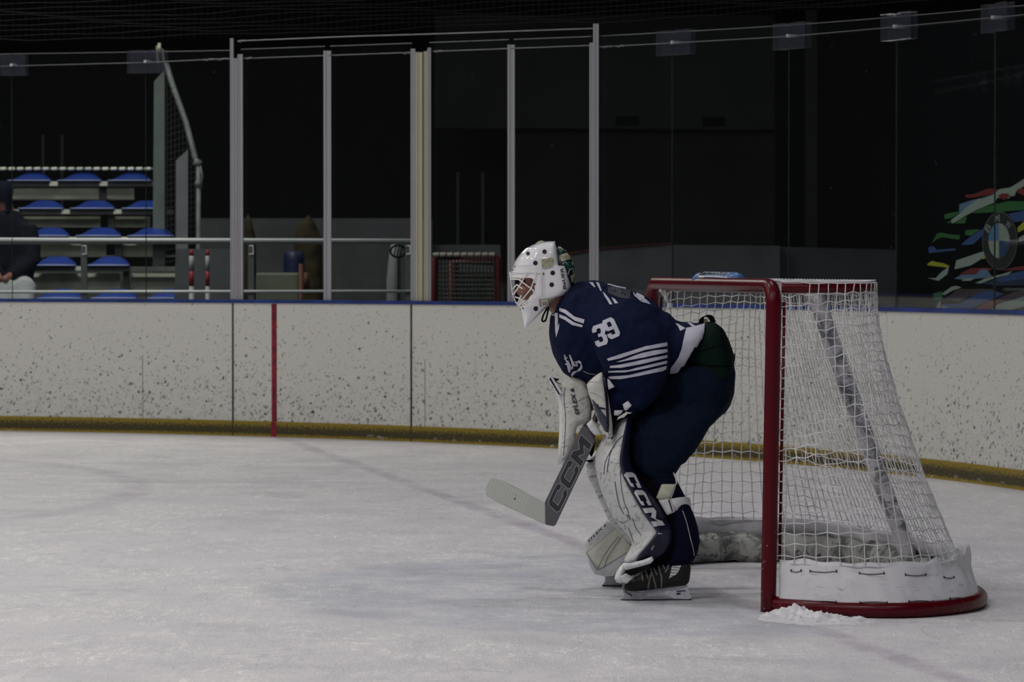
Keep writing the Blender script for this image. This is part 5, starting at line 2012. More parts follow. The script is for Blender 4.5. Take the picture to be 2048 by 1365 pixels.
rowY = [35.0, 34.15, 33.3, 32.45, 31.6]
rowy = [362, 418, 473, 532, 598]              # pixel row of the seat lips
stand = empty('seating_stand', P(180, 600, 33) * 1.0, 'stepped aluminium stand carrying rows of blue seats behind the left glass', 'stand')
stand.location.z = 0
ends = [(-60, 306), (-60, 346), (-60, 352), (-60, 355), (-60, 372)]
for k in range(5):
    Y, y = rowY[k], rowy[k]
    x0, x1 = ends[k]
    mb = MB()
    pbox(mb, x0, y + 1.5, x1, y + 11, Y + .06, .30)
    mb.build('seat_beam', M['aludark'], stand)
    mb = MB()
    for bx in ([107, 207] if k == 0 else [30, 131, 235] if k == 1 else [145, 247] if k == 2 else [158] if k == 3 else [172, 280]):
        pbox(mb, bx - 8, y + 1, bx + 8, y + 10, Y + .03, .05)
    mb.build('beam_bracket', M['alu'], stand)
    if k < 4:
        mb = MB()
        yb = rowy[k + 1] - 18
        for a, b in (((-60, 198), (213, 268)), ((-60, 200), (230, 300)), ((-60, 212), (245, 330)), ((-60, 240), (262, 350)))[k]:
            pbox(mb, a, y + 15, b, yb, Y + .42, .03)
        mb.build('riser_plate', M['alu'], stand)
        mb = MB()
        for a, b in (((-60, 198), (213, 268)), ((-60, 200), (230, 293)), ((-60, 235), (245, 350)), ((-60, 345), (346, 352)))[k]:
            pbox(mb, a, yb - 3, b, yb, Y + .36, .06)
            if k in (1,):
                pbox(mb, a, yb - 17, b, yb - 14, Y + .36, .06)
        mb.build('tread_edge', M['alubright'], stand)
    mb = MB()
    for sx in ((200, 212), (216, 229), (230, 244), (246, 258), (262, 270))[k:k + 1]:
        pbox(mb, sx[0], y + 10, sx[1], y + 48, Y + .22, .06)
    mb.build('stand_leg', M['aludark'], stand)
mb = MB()
pbox(mb, -60, 594, 372, 814, 33.6, .05)
pbox(mb, -60, 538, 350, 600, 34.4, .05)
mb.build('back_riser', M['aludark'], stand)
mb = MB()
mb.tube([P(-60, 338, 35.3), P(306, 338, 35.3)], .012, 8)
mb.build('top_rail', M['railgrey'], stand)
mb = MB()
x = -50
while x < 300:
    mb.tube([P(x, 338, 35.29), P(x + 11, 337.5, 35.29)], .017, 8)
    x += 17
mb.build('rail_lacing', M['alubright'], stand)

seats = [(0, 15, 101, 'first seat from the left'), (0, 115, 202, 'middle seat'), (0, 215, 302, 'right end seat'),
         (1, 36, 126, 'first seat from the left'), (1, 140, 229, 'middle seat'), (1, 243, 332, 'right end seat'),
         (2, 50, 137, 'half hidden first seat'), (2, 151, 242, 'middle seat'), (2, 255, 347, 'right end seat'),
         (3, 60, 151, 'seat beside the seated person'), (3, 171, 258, 'right end seat'),
         (4, 68, 164, 'first seat from the left'), (4, 181, 273, 'middle seat'), (4, 294, 370, 'right end seat')]
rn = ['top row', 'second row from the top', 'third row from the top', 'fourth row from the top', 'lowest row above the boards']
for k, x0, x1, what in seats:
    Y = rowY[k]
    a, b = P(x0, rowy[k], Y), P(x1, rowy[k], Y)
    w = (b.x - a.x) / 2
    c = (a + b) / 2
    s = empty('stadium_seat', c, 'blue plastic seat, %s of the %s' % (what, rn[k]), 'seat', 'blue seats of the stand')
    # shell: lip in front, dished, rising to a low curved back
    rows = []
    D = .36
    for j in range(7):
        t = j / 6
        row = []
        for i in range(13):
            u = -1 + i / 6
            arch = max(0, 1 - abs(u) ** 3.2)
            z = 0.008 + 0.082 * arch * t ** 1.3 + 0.01 * (1 - abs(u)) * sin(pi * t)
            ww = w * (1 - .12 * t * t)
            row.append(Vector((c.x + u * ww, Y + D * t, c.z + z)))
        rows.append(row)
    mb = MB()
    mb.loft(rows, closed=False)
    pan = mb.build('seat_pan', M['seat'], s, True)
    md = pan.modifiers.new('t', 'SOLIDIFY')
    md.thickness = .012
    mb = MB()
    mb.tube([Vector((c.x + u * w, Y - .006 + .012 * abs(u) ** 4, c.z + .004)) for u in [-1 + i / 8 for i in range(17)]], .008, 8)
    mb.build('front_lip', M['seat_lip'], s, True)

# white rail in front of the stand
RY = 29.6
rail = empty('hand_rail', P(400, 540, RY), 'white double hand rail running across behind the left glass', 'rail')
mb = MB()
mb.tube([P(-120, 479.5, RY), P(822, 482, RY)], .0175, 12)
mb.tube([P(-120, 584.5, RY), P(822, 583, RY)], .013, 12)
mb.build('rail_bar', M['rail'], rail, True)
mb = MB()
pbox(mb, -120, 484, 822, 488.5, RY + .01, .012)
mb.build('rail_flange', M['railgrey'], rail)
for x in (168, 502, 816):
    mb = MB()
    pbox(mb, x - 5.5, 484, x + 5.5, 852, RY + .02, .05)
    mb.build('rail_post', M['railgrey'], rail)
    mb = MB()
    mb.tube([P(x - 4, 492, RY), P(x + 4, 492, RY - .02), P(x + 5, 508, RY - .02), P(x - 4, 509, RY)], .007, 8)
    mb.build('rail_latch', M['rail'], rail)

# column, sloping pipe rail and light panel at the end of the stand
mb = MB()
Yc = 33.6
a, b = P(304, 600, Yc), P(329, 600, Yc)
top = [P(308, 163, Yc), P(329, 140, Yc)]
mb.prism([P(303, 814, Yc), P(329, 814, Yc), top[1], top[0]], (0, .10, 0))
o = mb.build('stand_column', M['column'], loc=P(316, 814, Yc))
meta(o, 'tall grey green steel column at the end of the stand', 'column')
mb = MB()
mb.prism([P(351, 823, 32.6), P(375, 823, 32.6), P(376, 299, 32.6), P(352, 321, 32.6)], (0, .02, 0))
o = mb.build('light_panel', M['greypanel'], loc=P(363, 823, 32.6))
o.data.materials[0] = plain('pale_grey_upright', (0.17, 0.175, 0.20), 0.5, var=0.15, vscale=3)
meta(o, 'pale grey upright with slanted top beside the stand column', 'panel')
pr = empty('pipe_rail', P(398, 825, 32.4), 'galvanised pipe rail sloping down from the column top to an upright', 'rail')
mb = MB()
mb.tube([P(332, 128, 33.4), P(345, 170, 33.3), P(372, 245, 32.9), P(391, 318, 32.45)], .028, 10)
mb.build('sloping_pipe', M['pipe'], pr, True)
mb = MB()
mb.tube([P(397, 325, 32.4), P(396, 825, 32.4)], .022, 10)
mb.build('upright_pipe', M['pipe'], pr, True)
mb = MB()
mb.tube([P(388, 322, 32.4), P(402, 329, 32.4)], .036, 10)
mb.tube([P(397, 362, 32.4), P(397, 374, 32.4)], .034, 10)
mb.tube([P(400, 330, 32.38), P(405, 352, 32.36), P(402, 380, 32.38)], .010, 8)
mb.build('pipe_clamp', M['pipe'], pr, True)
mb = MB()
for k in range(34):
    y = 175 + k * 12
    xr = 333 + (393 - 333) * min(1, max(0, (y - 128) / 195))
    mb.tube([P(331, y + 14, 33.2), P(xr, y, 32.8)], .003, 4)
for k in range(8):
    x = 334 + k * 8
    mb.tube([P(x, 150 + (x - 334) * 2.9, 33.1), P(x, 480, 33.0)], .003, 4)
mb.build('mesh_infill', plain('dark_mesh_wire', (0.05, 0.052, 0.05), .6), pr)
mb = MB()
mb.tube([P(316, 96, 33.7), P(322, 96, 33.7)], .05, 10)
mb.tube([P(314, 92, 33.7), P(316, 128, 33.7)], .012, 8)
mb.tube([P(324, 98, 33.7), P(329, 128, 33.7)], .012, 8)
o = mb.build('column_lamp', plain('brass_fitting', (0.35, 0.33, 0.24), .4), loc=P(318, 110, 33.7))
meta(o, 'small pale fitting on top of the grey green column', 'fitting')
o.parent = None

# grey counter and striped barrier posts to the right of the stand
mb = MB()
mb.prism([P(338, 838, 30.9), P(468, 838, 30.9), P(468, 498, 30.9), P(352, 498, 30.9)], (0, .3, 0))
o = mb.build('counter_box', M['greypanel'], loc=P(400, 838, 30.9))
meta(o, 'grey counter box behind the striped posts', 'counter')
M['barred'] = plain('red_barrier_paint', (0.26, 0.012, 0.025), .5)
M['barwhite'] = plain('white_barrier_paint', (0.34, 0.33, 0.35), .5)
for x, w, lab in ((383, 5, 'red and white striped barrier post nearer the pale upright'), (415, 4.2, 'red and white striped barrier post nearer the glass post cluster')):
    e = empty('barrier_post', P(x, 844, 30.4), lab, 'barrier post', 'striped barrier posts')
    for y0, y1, m_, nm in ((500, 512, 'barred', 'red_cap'), (512, 543, 'barwhite', 'white_band'), (543, 573, 'barred', 'red_band'), (573, 844, 'barwhite', 'white_foot')):
        mb = MB()
        s_ = F / 30.4
        mb.tube([P(x, y1, 30.4), P(x, y0, 30.4)], [w / s_, (w if y0 > 505 else w * .55) / s_], 12)
        mb.build(nm, M[m_], e, True)

# ------------------------------------------------------------------ spectator at the left edge
sm = empty('person', P(20, 640, 32.0), 'spectator in dark hooded jacket and pale trousers sitting at the left edge', 'person')
sm.location.z = 0
M['coat'] = cloth('dark_blue_coat', (0.012, 0.013, 0.022), .3)
M['cap'+'2'] = cloth('navy_knit_cap', (0.008, 0.010, 0.022), .3)
M['trouser'] = cloth('pale_grey_trousers', (0.42, 0.43, 0.47), .1)
M['shoe'] = plain('dark_shoe', (.02, .02, .02), .6)
SYY = 31.7
jv, je, jr, jn = [], [], [], {}


def sj(n, px, py, Y, r, to=None):
    jn[n] = len(jv)
    jv.append(P(px, py, Y))
    jr.append(r)
    if to:
        je.append((jn[to], jn[n]))


sj('pelvis', 28, 570, SYY + .25, .14)
sj('spine', 28, 500, SYY + .2, .15, 'pelvis')
sj('chest', 24, 455, SYY + .15, .15, 'spine')
sj('neck', 12, 425, SYY + .12, .06, 'chest')
sj('head', 6, 392, SYY + .08, .098, 'neck')
for s, q in ((1, 44), (-1, -34)):
    sj('sh%d' % s, 12 + q * .7, 462, SYY + .12, .06, 'chest')
    sj('el%d' % s, 16 + q, 522, SYY + .08, .045, 'sh%d' % s)
    sj('wr%d' % s, 6 + q * .25, 553, SYY - .22, .030, 'el%d' % s)
    sj('hd%d' % s, 2 + q * .10, 562, SYY - .32, .042, 'wr%d' % s)
    sj('kn%d' % s, 26 + q * .55, 580, SYY - .25, .085, 'pelvis')
    sj('an%d' % s, 26 + q * .5, 680, SYY - .22, .05, 'kn%d' % s)
    sj('ft%d' % s, 22 + q * .5, 694, SYY - .42, .04, 'an%d' % s)
me = bpy.data.meshes.new('body')
b1 = org(sm)
me.from_pydata([tuple(v - b1) for v in jv], je, [])
sb = bpy.data.objects.new('body', me)
COL.objects.link(sb)
sb.parent = sm
sb.modifiers.new('skin', 'SKIN')
for i, r in enumerate(jr):
    me.skin_vertices[0].data[i].radius = (r, r)
me.skin_vertices[0].data[0].use_root = True
md = sb.modifiers.new('s', 'SUBSURF')
md.levels = md.render_levels = 2
apply_mods(sb)
sb.data.materials.clear()
sb.data.materials.append(M['skin'])
sb.data.polygons.foreach_set('use_smooth', [True] * len(sb.data.polygons))
mb = MB()
mb.loft([sect(a, b, Y, w, 24, 2.3) for a, b, w, Y in (((-16, 424), (34, 420), .10, SYY + .12), ((-30, 442), (52, 440), .15, SYY + .15), ((-36, 468), (66, 468), .17, SYY + .17), ((-36, 520), (72, 522), .18, SYY + .2), ((-28, 560), (66, 566), .18, SYY + .22), ((-20, 580), (58, 585), .17, SYY + .24))])
for s, q in ((1, 44), (-1, -34)):
    mb.loft([sect((12 + q - 18, 445), (12 + q + 18, 450), SYY + .12, .09, 20, 2.2), sect((14 + q * 1.12 - 17, 490), (14 + q * 1.12 + 18, 492), SYY + .10, .09, 20, 2.2), sect((16 + q * 1.1 - 16, 524), (16 + q * 1.1 + 17, 526), SYY + .06, .085, 20, 2.2)])
    mb.tube([P(16 + q * 1.05, 524, SYY + .07), P(12 + q * .65, 539, SYY - .05), P(7 + q * .3, 551, SYY - .2)], [.08, .072, .055], 14)
coat = mb.build('jacket', M['coat'], sm)
remesh(coat, .018, 4)
mb = MB()
mb.loft([sect(a, b, SYY + .08, w, 24, 2.2) for a, b, w in (((-2, 362.5), (14, 362), .04), ((-12, 368), (24, 367), .085), ((-15, 380), (27, 379), .10), ((-15, 393), (25, 392), .105), ((-12, 402), (23, 402), .10), ((-6, 415), (24, 415), .09), ((-8, 426), (26, 424), .09))])
hd = mb.build('knit_cap', M['cap2'], sm, True)
# knit cap leaves the face open
bm = bmesh.new()
bm.from_mesh(hd.data)
off = org(hd)
dl = []
for f in bm.faces:
    x, y = pix(f.calc_center_median() + off)
    if 400 < y < 430 and x < 9 and (f.calc_center_median() + off).y < SYY + .10:
        dl.append(f)
bmesh.ops.delete(bm, geom=dl, context='FACES')
bm.to_mesh(hd.data)
bm.free()
mb = MB()
for s, q in ((1, 44), (-1, -34)):
    mb.tube([P(28 + q * .2, 575, SYY + .25), P(27 + q * .4, 575, SYY), P(26 + q * .55, 578, SYY - .25), P(26 + q * .52, 600, SYY - .27), P(26 + q * .5, 672, SYY - .22)], [.135, .115, .105, .095, .075], 16)
tr_ = mb.build('trousers', M['trouser'], sm)
remesh(tr_, .018, 4)
mb = MB()
for s, q in ((1, 44), (-1, -34)):
    mb.loft([sect((14 + q * .5, y), (38 + q * .5, y), Y, .05, 14, 3) for y, Y in ((676, SYY - .2), (690, SYY - .26), (697, SYY - .36))])
mb.build('shoes', M['shoe'], sm, True)

# ------------------------------------------------------------------ things behind the gate panes
M['creambox'] = plain('pale_cream_box', (0.15, 0.16, 0.12), .6, var=.15, vscale=3)
mb = MB()
pbox(mb, 512, 546, 598, 833, 31.5, .5)
o = bevel(mb.build('cream_box', M['creambox'], loc=P(555, 833, 31.5)), .02, 2)
meta(o, 'pale cream box standing behind the first gate pane', 'box')
mb = MB()
mb.loft([[P(x + w * cos(2 * pi * k / 16), y, 32.35 + w / 218 * sin(2 * pi * k / 16)) for k in range(16)] for x, y, w in ((586, 836, 16), (586, 600, 19), (588, 560, 21), (588, 520, 21), (588, 505, 20), (588, 502, 14))])
o = mb.build('blue_bin', plain('dark_blue_bin_plastic', (0.006, 0.012, 0.06), .5), loc=P(588, 836, 32.35), smooth=True)
meta(o, 'dark blue bin behind the cream box', 'bin')
mb = MB()
s_ = F / 31.2
mb.tube([P(602, 836, 31.2), P(602, 528, 31.2)], 5 / s_, 10)
mb.tube([P(612, 580, 31.3), P(613, 545, 31.3)], [9 / s_, 5 / s_], 10)
o = mb.build('orange_post', plain('dull_orange_plastic', (0.085, 0.022, 0.007), .6), loc=P(602, 836, 31.2), smooth=True)
meta(o, 'dull orange post just right of the cream box', 'post')
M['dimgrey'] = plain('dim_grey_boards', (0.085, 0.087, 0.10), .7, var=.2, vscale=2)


def block(name, quad, Y, d, m, label, cat):
    mb = MB()
    pts3 = [P(x, y, Y) for x, y in quad]
    mb.prism(pts3, (0, d, 0))
    o = mb.build(name, m, loc=pts3[0])
    return meta(o, label, cat)


block('grey_barrier', [(650, 819), (828, 819), (828, 508), (650, 512)], 33.0, .1, plain('grey_plastic_barrier', (0.062, 0.064, 0.072), .6, var=.2, vscale=3), 'grey barrier panel behind the second gate pane', 'barrier')
mb = MB()
mb.loft([[P(x + w * cos(2 * pi * k / 16), y, 31.0 + w / 225 * sin(2 * pi * k / 16)) for k in range(16)] for x, y, w in ((788, 838, 15), (788, 560, 15), (790, 520, 13), (792, 492, 11), (792, 489, 8))])
o = mb.build('white_bollard', plain('dull_white_plastic', (0.24, 0.235, 0.26), .5), loc=P(788, 838, 31.0), smooth=True)
meta(o, 'dull white bollard left of the cream gate posts', 'bollard')
o2 = empty('loop_pole', P(798, 844, 30.4), 'black pole with a barred oval loop on top in front of the white bollard', 'pole')
mb = MB()
mb.tube([P(798, 844, 30.4), P(797, 516, 30.4)], .008, 8)
mb.build('pole', M['black'], o2, True)
mb = MB()
mb.tube([P(796 + 15 * cos(2 * pi * k / 24), 503 + 12 * sin(2 * pi * k / 24), 30.4) for k in range(24)], .009, 8, closed=True)
for dx in (-6, 0, 6):
    mb.tube([P(796 + dx + 2, 493, 30.4), P(796 + dx - 2, 513, 30.4)], .006, 6)
mb.build('loop', M['black'], o2, True)

for pts_, yy, lab in (([(489, 478), (490, 440), (496, 428), (503, 440), (512, 478)], 33.5, 'dim yellow bundle beside the post cluster, left of its twin'),
                      ([(588, 480), (594, 452), (606, 440), (618, 430), (630, 446), (645, 480)], 33.5, 'larger dim yellow bundle above the rail, left of the single wide post')):
    mb = MB()
    q_ = pts_ + [(pts_[-1][0], 640), (pts_[0][0], 640)]
    puff(mb, pts_ + [(pts_[-1][0] + 2, 815), (pts_[0][0] - 2, 815)], yy, .10, .12, 9, lump=.03)
    o = mb.build('tarp_bundle', plain('dim_yellow_tarp', (0.040, 0.028, 0.004), .8, var=.4, vscale=6), loc=P(pts_[0][0], 815, yy), smooth=True)
    meta(o, lab, 'bundle', 'dim yellow bundles behind the gate panes')

# spare goal stored behind the glass
gY = 31.0
sg = empty('spare_goal', P(935, 838, gY), 'spare hockey goal with white net and red frame stored behind the glass', 'goal')
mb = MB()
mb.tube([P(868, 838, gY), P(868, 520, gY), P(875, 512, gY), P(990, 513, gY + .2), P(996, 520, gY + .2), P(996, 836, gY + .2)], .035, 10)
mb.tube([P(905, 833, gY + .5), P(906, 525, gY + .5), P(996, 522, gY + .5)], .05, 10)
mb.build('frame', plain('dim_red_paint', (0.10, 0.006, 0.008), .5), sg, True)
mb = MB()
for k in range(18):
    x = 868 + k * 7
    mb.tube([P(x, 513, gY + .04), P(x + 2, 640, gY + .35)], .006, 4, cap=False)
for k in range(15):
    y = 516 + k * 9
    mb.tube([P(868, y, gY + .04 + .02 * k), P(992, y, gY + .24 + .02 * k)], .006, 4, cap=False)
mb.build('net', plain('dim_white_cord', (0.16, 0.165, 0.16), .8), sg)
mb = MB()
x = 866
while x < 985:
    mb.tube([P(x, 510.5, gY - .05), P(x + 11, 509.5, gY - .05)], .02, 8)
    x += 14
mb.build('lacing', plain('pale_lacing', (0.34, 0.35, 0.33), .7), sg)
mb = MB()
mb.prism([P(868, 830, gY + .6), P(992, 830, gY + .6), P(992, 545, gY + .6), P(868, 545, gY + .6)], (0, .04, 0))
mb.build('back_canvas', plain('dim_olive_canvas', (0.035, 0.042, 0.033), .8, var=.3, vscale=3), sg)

# grey wall bands farther back, and reflection stand-ins
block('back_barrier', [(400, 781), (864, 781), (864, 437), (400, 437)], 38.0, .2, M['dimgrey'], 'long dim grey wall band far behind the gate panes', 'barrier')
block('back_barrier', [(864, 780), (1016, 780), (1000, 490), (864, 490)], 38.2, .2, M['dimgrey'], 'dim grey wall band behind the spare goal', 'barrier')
bb_ = block('reflected_band', [(1100, 788), (1345, 788), (1345, 488), (1200, 499), (1100, 516)], 37.0, .2, M['dimgrey'], 'dim grey reflected band with red top behind the goalie shoulder', 'barrier')  # solid blocks from here stand in for boards reflected in the glass
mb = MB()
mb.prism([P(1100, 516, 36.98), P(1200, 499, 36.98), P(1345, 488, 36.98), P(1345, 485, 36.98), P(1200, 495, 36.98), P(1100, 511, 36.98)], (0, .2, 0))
mb.build('reflected_cap', plain('dull_red_cap', (0.06, 0.006, 0.007), .6), bb_)
block('reflected_band', [(1346, 788), (1560, 788), (1560, 492), (1346, 490)], 37.0, .2, plain('dim_blue_grey', (0.070, 0.075, 0.09), .7, var=.2, vscale=2), 'dim blue grey reflected band behind the right half of the goal', 'barrier')
block('reflected_band', [(1561, 787), (1800, 787), (1800, 500), (1561, 494)], 37.2, .2, plain('dim_slate', (0.040, 0.043, 0.055), .7, var=.2, vscale=2), 'darkest slate reflected band left of the advert panel', 'barrier')

# hall wall far behind
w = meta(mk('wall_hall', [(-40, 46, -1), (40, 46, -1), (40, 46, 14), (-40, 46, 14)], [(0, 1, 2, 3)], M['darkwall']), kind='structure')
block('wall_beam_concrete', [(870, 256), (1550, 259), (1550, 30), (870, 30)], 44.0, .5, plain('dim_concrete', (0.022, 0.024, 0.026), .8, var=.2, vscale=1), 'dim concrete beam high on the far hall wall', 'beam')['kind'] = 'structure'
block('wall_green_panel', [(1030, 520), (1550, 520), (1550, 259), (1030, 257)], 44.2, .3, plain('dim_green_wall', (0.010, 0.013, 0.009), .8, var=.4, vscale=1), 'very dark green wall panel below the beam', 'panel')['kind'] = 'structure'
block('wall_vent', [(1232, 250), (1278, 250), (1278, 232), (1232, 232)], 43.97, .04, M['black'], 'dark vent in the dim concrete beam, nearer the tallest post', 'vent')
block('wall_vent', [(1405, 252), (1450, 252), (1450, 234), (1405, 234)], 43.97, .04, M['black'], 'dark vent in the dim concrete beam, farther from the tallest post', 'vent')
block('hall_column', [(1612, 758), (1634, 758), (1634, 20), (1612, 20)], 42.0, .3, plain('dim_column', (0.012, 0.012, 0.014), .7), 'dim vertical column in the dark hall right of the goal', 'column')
block('hall_column', [(1990, 941), (2008, 941), (2006, 128), (1991, 128)], 23.2, .1, plain('dim_steel_upright', (0.05, 0.052, 0.06), .6), 'slim grey upright behind the advert panel', 'column')
for x, y0, y1, lab in ((86, 270, 330, 'faint slim pole above the top seat row, left of its twin'), (124, 270, 330, 'faint slim pole above the top seat row, right of its twin'),
                       (916, 345, 480, 'faint slim pole in the dark behind the pane left of the mask'), (966, 345, 430, 'second faint slim pole, nearer the post behind the mask')):
    mb = MB()
    mb.tube([P(x, 772, 39.5), P(x, y0, 39.5)], .02, 8)
    o = mb.build('slim_pole', plain('faint_pole', (0.028, 0.028, 0.036), .6), loc=P(x, 772, 39.5))
    meta(o, lab, 'pole', 'faint poles in the dark hall')

# ------------------------------------------------------------------ advert panel behind the right glass
a2, b2 = bpt(1794, .22), bpt(2150, .22)


def adp(px, py):
    """point of the panel plane seen at this pixel"""
    d = ray(px, py)
    n = Vector((b2.y - a2.y, -(b2.x - a2.x)))
    t = (Vector((a2.x, a2.y)).dot(n)) / (d.x * n.x + d.y * n.y)
    return CAMLOC + d * t


nrm = Vector((b2.y - a2.y, -(b2.x - a2.x), 0)).normalized()
if nrm.y > 0:
    nrm = -nrm
za_, zb_ = ZB + .005, 2.86
mb = MB()
mb.prism([(a2.x, a2.y, za_), (b2.x, b2.y, za_), (b2.x, b2.y, zb_), (a2.x, a2.y, zb_)], -nrm * .02)
ad = mb.build('advert_panel', plain('black_advert_sheet', (0.0014, 0.0016, 0.0026), .9, spec=0.02), loc=(a2.x, a2.y, za_))
meta(ad, 'black advert panel with colourful streaks and a round badge behind the right glass', 'advert')
AC = {'r': (0.15, 0.008, 0.008), 'w': (0.26, 0.30, 0.27), 'g': (0.018, 0.105, 0.022), 'b': (0.022, 0.06, 0.20), 'lb': (0.09, 0.16, 0.27), 'y': (0.30, 0.32, 0.012), 'p': (0.05, 0.032, 0.036), 'db': (0.012, 0.02, 0.065)}
AM = {k: plain('advert_' + n, AC[k], .5) for k, n in (('r', 'red'), ('w', 'white'), ('g', 'green'), ('b', 'blue'), ('lb', 'light_blue'), ('y', 'yellow'), ('p', 'plum'), ('db', 'dark_blue'))}
Ca = lambda pts: crop(pts, 1850, 340, 4.55)
art = [('r', [(370, 225), (440, 222), (580, 168), (640, 168), (665, 180), (630, 215), (560, 235), (400, 255), (370, 250)], 0),
       ('lb', [(315, 312), (430, 275), (500, 262), (620, 225), (630, 245), (500, 290), (420, 335), (310, 395)], 0),
       ('w', [(240, 455), (320, 395), (400, 325), (490, 260), (520, 265), (625, 222), (680, 175), (780, 160), (860, 110), (1000, 20), (1000, 90), (900, 150), (830, 195), (820, 235), (780, 240), (765, 260), (660, 255), (640, 295), (480, 360), (350, 430), (250, 490)], 1),
       ('r', [(662, 240), (700, 215), (760, 215), (778, 238), (722, 275)], 2),
       ('r', [(832, 200), (850, 170), (1000, 165), (1000, 235), (900, 235)], 2),
       ('g', [(176, 405), (290, 380), (310, 392), (240, 440), (180, 448)], 0),
       ('g', [(190, 480), (290, 440), (385, 425), (365, 488), (300, 488)], 0),
       ('g', [(430, 390), (520, 345), (650, 310), (760, 285), (1000, 285), (1000, 360), (820, 370), (640, 385), (470, 395)], 0),
       ('b', [(760, 400), (900, 372), (1000, 370), (1000, 450), (820, 475), (780, 440)], 0),
       ('y', [(842, 530), (900, 470), (1000, 440), (1000, 500), (900, 545), (850, 570)], 1),
       ('w', [(855, 620), (1000, 530), (1000, 600), (900, 640), (858, 655)], 0),
       ('g', [(62, 668), (110, 580), (150, 570), (210, 585), (322, 595), (312, 635), (160, 612), (110, 630)], 0),
       ('g', [(368, 550), (480, 540), (500, 545), (420, 600), (365, 590)], 0),
       ('b', [(335, 675), (400, 620), (520, 540), (540, 540), (525, 600), (440, 678), (345, 685)], 1),
       ('b', [(30, 715), (55, 692), (85, 700), (105, 728), (278, 715), (282, 732), (110, 750), (75, 755), (38, 758)], 0),
       ('y', [(20, 858), (65, 828), (100, 838), (170, 850), (225, 875), (215, 892), (120, 880), (30, 870)], 0),
       ('w', [(25, 985), (100, 985), (150, 930), (220, 880), (205, 950), (125, 1010)], 0),
       ('w', [(285, 825), (400, 785), (535, 740), (548, 795), (500, 820), (420, 870), (270, 905)], 0),
       ('y', [(510, 805), (550, 785), (552, 805), (530, 812)], 1),
       ('r', [(310, 950), (420, 895), (560, 890), (620, 900), (560, 935), (420, 950)], 0),
       ('r', [(690, 915), (800, 890), (1000, 860), (1000, 900), (850, 915)], 0),
       ('lb', [(270, 990), (330, 955), (470, 950), (510, 905), (565, 905), (612, 970), (540, 985), (350, 1000)], 1),
       ('w', [(335, 1010), (370, 990), (455, 985), (420, 1010)], 2),
       ('w', [(460, 1030), (560, 985), (700, 950), (800, 920), (760, 955), (640, 985), (510, 1035)], 2),
       ('b', [(640, 1000), (760, 950), (1000, 895), (1000, 960), (860, 1000), (700, 1020)], 1),
       ('db', [(520, 1035), (640, 1000), (1000, 985), (1000, 1050), (640, 1055)], 0),
       ('w', [(150, 1130), (240, 1065), (280, 1055), (335, 1070), (250, 1100), (180, 1140)], 0),
       ('p', [(180, 1180), (300, 1085), (600, 1085), (650, 1100), (450, 1140), (300, 1200)], 0),
       ('b', [(150, 1225), (330, 1215), (450, 1140), (560, 1100), (640, 1105), (720, 1130), (600, 1180), (420, 1265), (330, 1280), (220, 1260)], 1),
       ('g', [(78, 1125), (158, 1105), (158, 1180), (80, 1185)], 1),
       ('w', [(90, 1288), (130, 1195), (142, 1195), (145, 1285)], 0),
       ('w', [(155, 1230), (220, 1260), (330, 1280), (420, 1290), (300, 1298), (155, 1255)], 2),
       ('r', [(420, 1290), (560, 1200), (640, 1180), (720, 1170), (640, 1230), (560, 1300)], 0),
       ('p', [(640, 1180), (820, 1110), (1000, 1070), (1000, 1150), (700, 1210)], 0),
       ('w', [(570, 1300), (660, 1225), (780, 1190), (1000, 1120), (1000, 1220), (800, 1270), (640, 1310)], 1)]
for i, (c, poly, lv) in enumerate(art):
    q = Ca(poly)
    mb = MB()
    v2, f = tri2d(q, 30)
    off_ = nrm * (.0012 + .0008 * lv)
    mb.add([adp(p[0], p[1]) + off_ for p in v2], [(a_, c_, b_) for a_, b_, c_ in f])
    mb.build('streak', AM[c], ad)


def ell(cx, cy, rx, ry, a0=0, a1=2 * pi, n=48):
    return [(cx + rx * cos(a0 + (a1 - a0) * k / n), cy + ry * sin(a0 + (a1 - a0) * k / n)) for k in range(n + 1)]


def flat(name, poly, m, lv, parent=ad):
    mb = MB()
    v2, f = tri2d(poly, 30)
    mb.add([adp(p[0], p[1]) + nrm * (.0012 + .0008 * lv) for p in v2], [(a_, c_, b_) for a_, b_, c_ in f])
    return mb.build(name, m, parent)


bc = Ca([(686, 645)])[0]
bx, by = bc
k_ = 1 / 4.55
bm_ = plain('badge_black', (0.012, 0.0125, 0.014), .4)
flat('badge_rim', ell(bx, by, 161 * k_, 264 * k_)[:-1], plain('badge_rim_grey', (0.10, 0.105, 0.11), .4), 4)
bd_ = flat('badge', ell(bx, by, 155 * k_, 256 * k_)[:-1], bm_, 5)
irx, iry = 97 * k_, 160 * k_
for q_, c in ((0, 'lb2'), (1, 'b2'), (2, 'w2'), (3, 'w2')):
    pass
for a0, c in ((pi, (0.085, 0.165, 0.33)), (-pi / 2, (0.26, 0.29, 0.25)), (0, (0.018, 0.045, 0.13)), (pi / 2, (0.28, 0.31, 0.26))):
    arc_ = ell(bx - 1, by, irx, iry, a0, a0 + pi / 2, 14)
    flat('badge_quarter', arc_ + [(bx - 1, by)], plain('badge_colour', c, .4), 6, bd_)
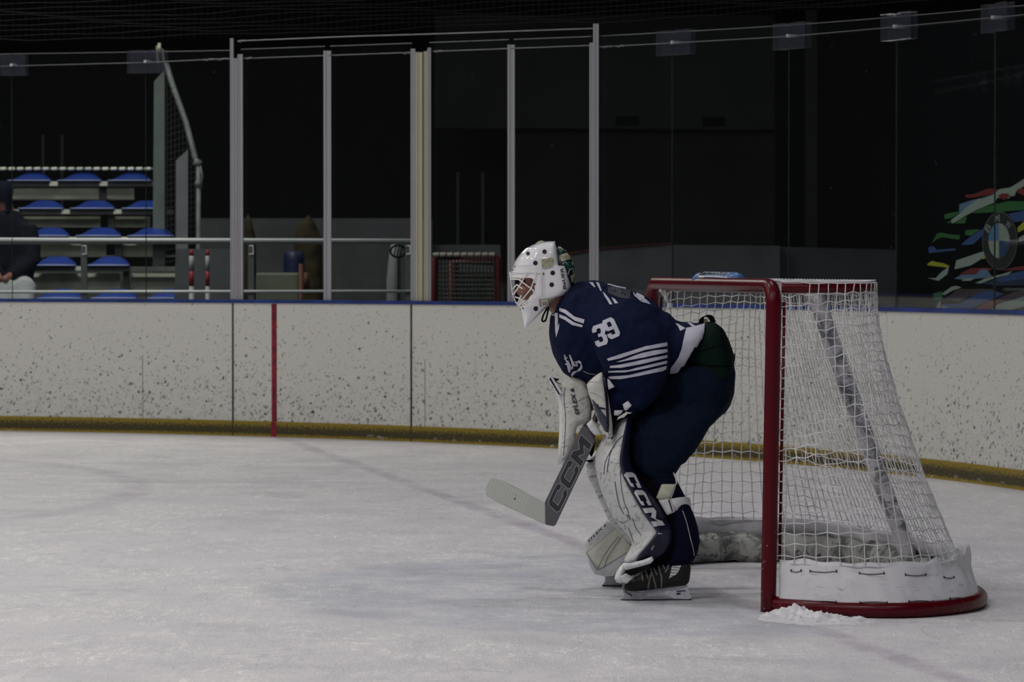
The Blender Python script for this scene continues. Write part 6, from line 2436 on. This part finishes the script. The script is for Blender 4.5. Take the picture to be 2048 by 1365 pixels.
for ch, (x, y), ang in (('B', (582, 528), -.85), ('M', (668, 440), -.06), ('W', (768, 500), .72)):
    cx_, cy_ = Ca([(x, y)])[0]
    w_, h_ = 12.0, 14.5
    ux = (cos(ang) * w_ * .85, sin(ang) * w_ * 1.35)
    uy = (sin(ang) * h_ * .75, -cos(ang) * h_ * 1.1)
    o = lettering('badge_letter', ch, (cx_ - ux[0] / 2 - uy[0] / 2, cy_ - ux[1] / 2 - uy[1] / 2), ux, uy, lambda a_, b_: adp(a_, b_) + nrm * .0075, plain('badge_letter_grey', (0.21, 0.22, 0.23), .4), bd_, .02)

# ------------------------------------------------------------------ light
wd = bpy.data.worlds.new('hall')
SC.world = wd
wd.use_nodes = True
wd.node_tree.nodes['Background'].inputs[0].default_value = (0.75, 0.82, 1.0, 1)
wd.node_tree.nodes['Background'].inputs[1].default_value = 0.006


def lamp(x, y, z, w, sx, sy, col=(1, 0.97, 0.93), aim=None, spread=None):
    d = bpy.data.lights.new('hall_or_fill_lamp', 'AREA')
    d.shape = 'RECTANGLE'
    d.size, d.size_y = sx, sy
    d.energy = w
    d.color = col
    if spread:
        d.spread = spread
    o = bpy.data.objects.new('hall_or_fill_lamp', d)
    COL.objects.link(o)
    o.location = (x, y, z)
    if aim:
        o.rotation_euler = (Vector(aim) - Vector((x, y, z))).to_track_quat('-Z', 'Y').to_euler()
    return o


WARM, COOL, WARM2 = (1.0, 0.94, 0.84), (0.93, 0.94, 1.0), (1.0, 0.95, 0.93)
for x, y, e, c in ((-7.5, 6, 900, WARM), (-2.6, 7, 760, WARM2), (3.0, 8, 330, COOL), (-9, 14, 800, WARM), (-3.5, 15.5, 470, COOL), (1.2, 16.5, 300, COOL),
                   (-10.5, 22, 520, WARM), (-5, 23.5, 430, COOL), (-16, 8, 600, WARM), (-18, 18, 600, WARM), (-28, 10, 700, WARM), (-28, 22, 700, WARM), (-6, 0.5, 420, COOL), (1, 1.5, 330, COOL)):
    lamp(x, y, 8.5, e, 1.1, 0.3, c)
# unseen fill lamps added to brighten the stand and the right hall
lamp(-4.4, 29.3, 7.0, 760, 2.4, 0.4, (1, 0.98, 0.86))
lamp(-4.8, 34.5, 6.5, 160, 1.6, 0.4, (1, 0.98, 0.9))
lamp(3.5, 33, 8.0, 260, 2.0, 0.5, (0.95, 0.97, 1.0))

vs = SC.view_settings
vs.view_transform = 'Standard'
vs.look = 'None'
vs.exposure = -1.75
vs.gamma = 1.0
vs.use_curve_mapping = False
SC.cycles.max_bounces = 8
SC.cycles.transparent_max_bounces = 24
SC.cycles.caustics_reflective = False
SC.cycles.caustics_refractive = False
SC.cycles.sample_clamp_indirect = 4.0
SC.cycles.use_denoising = True
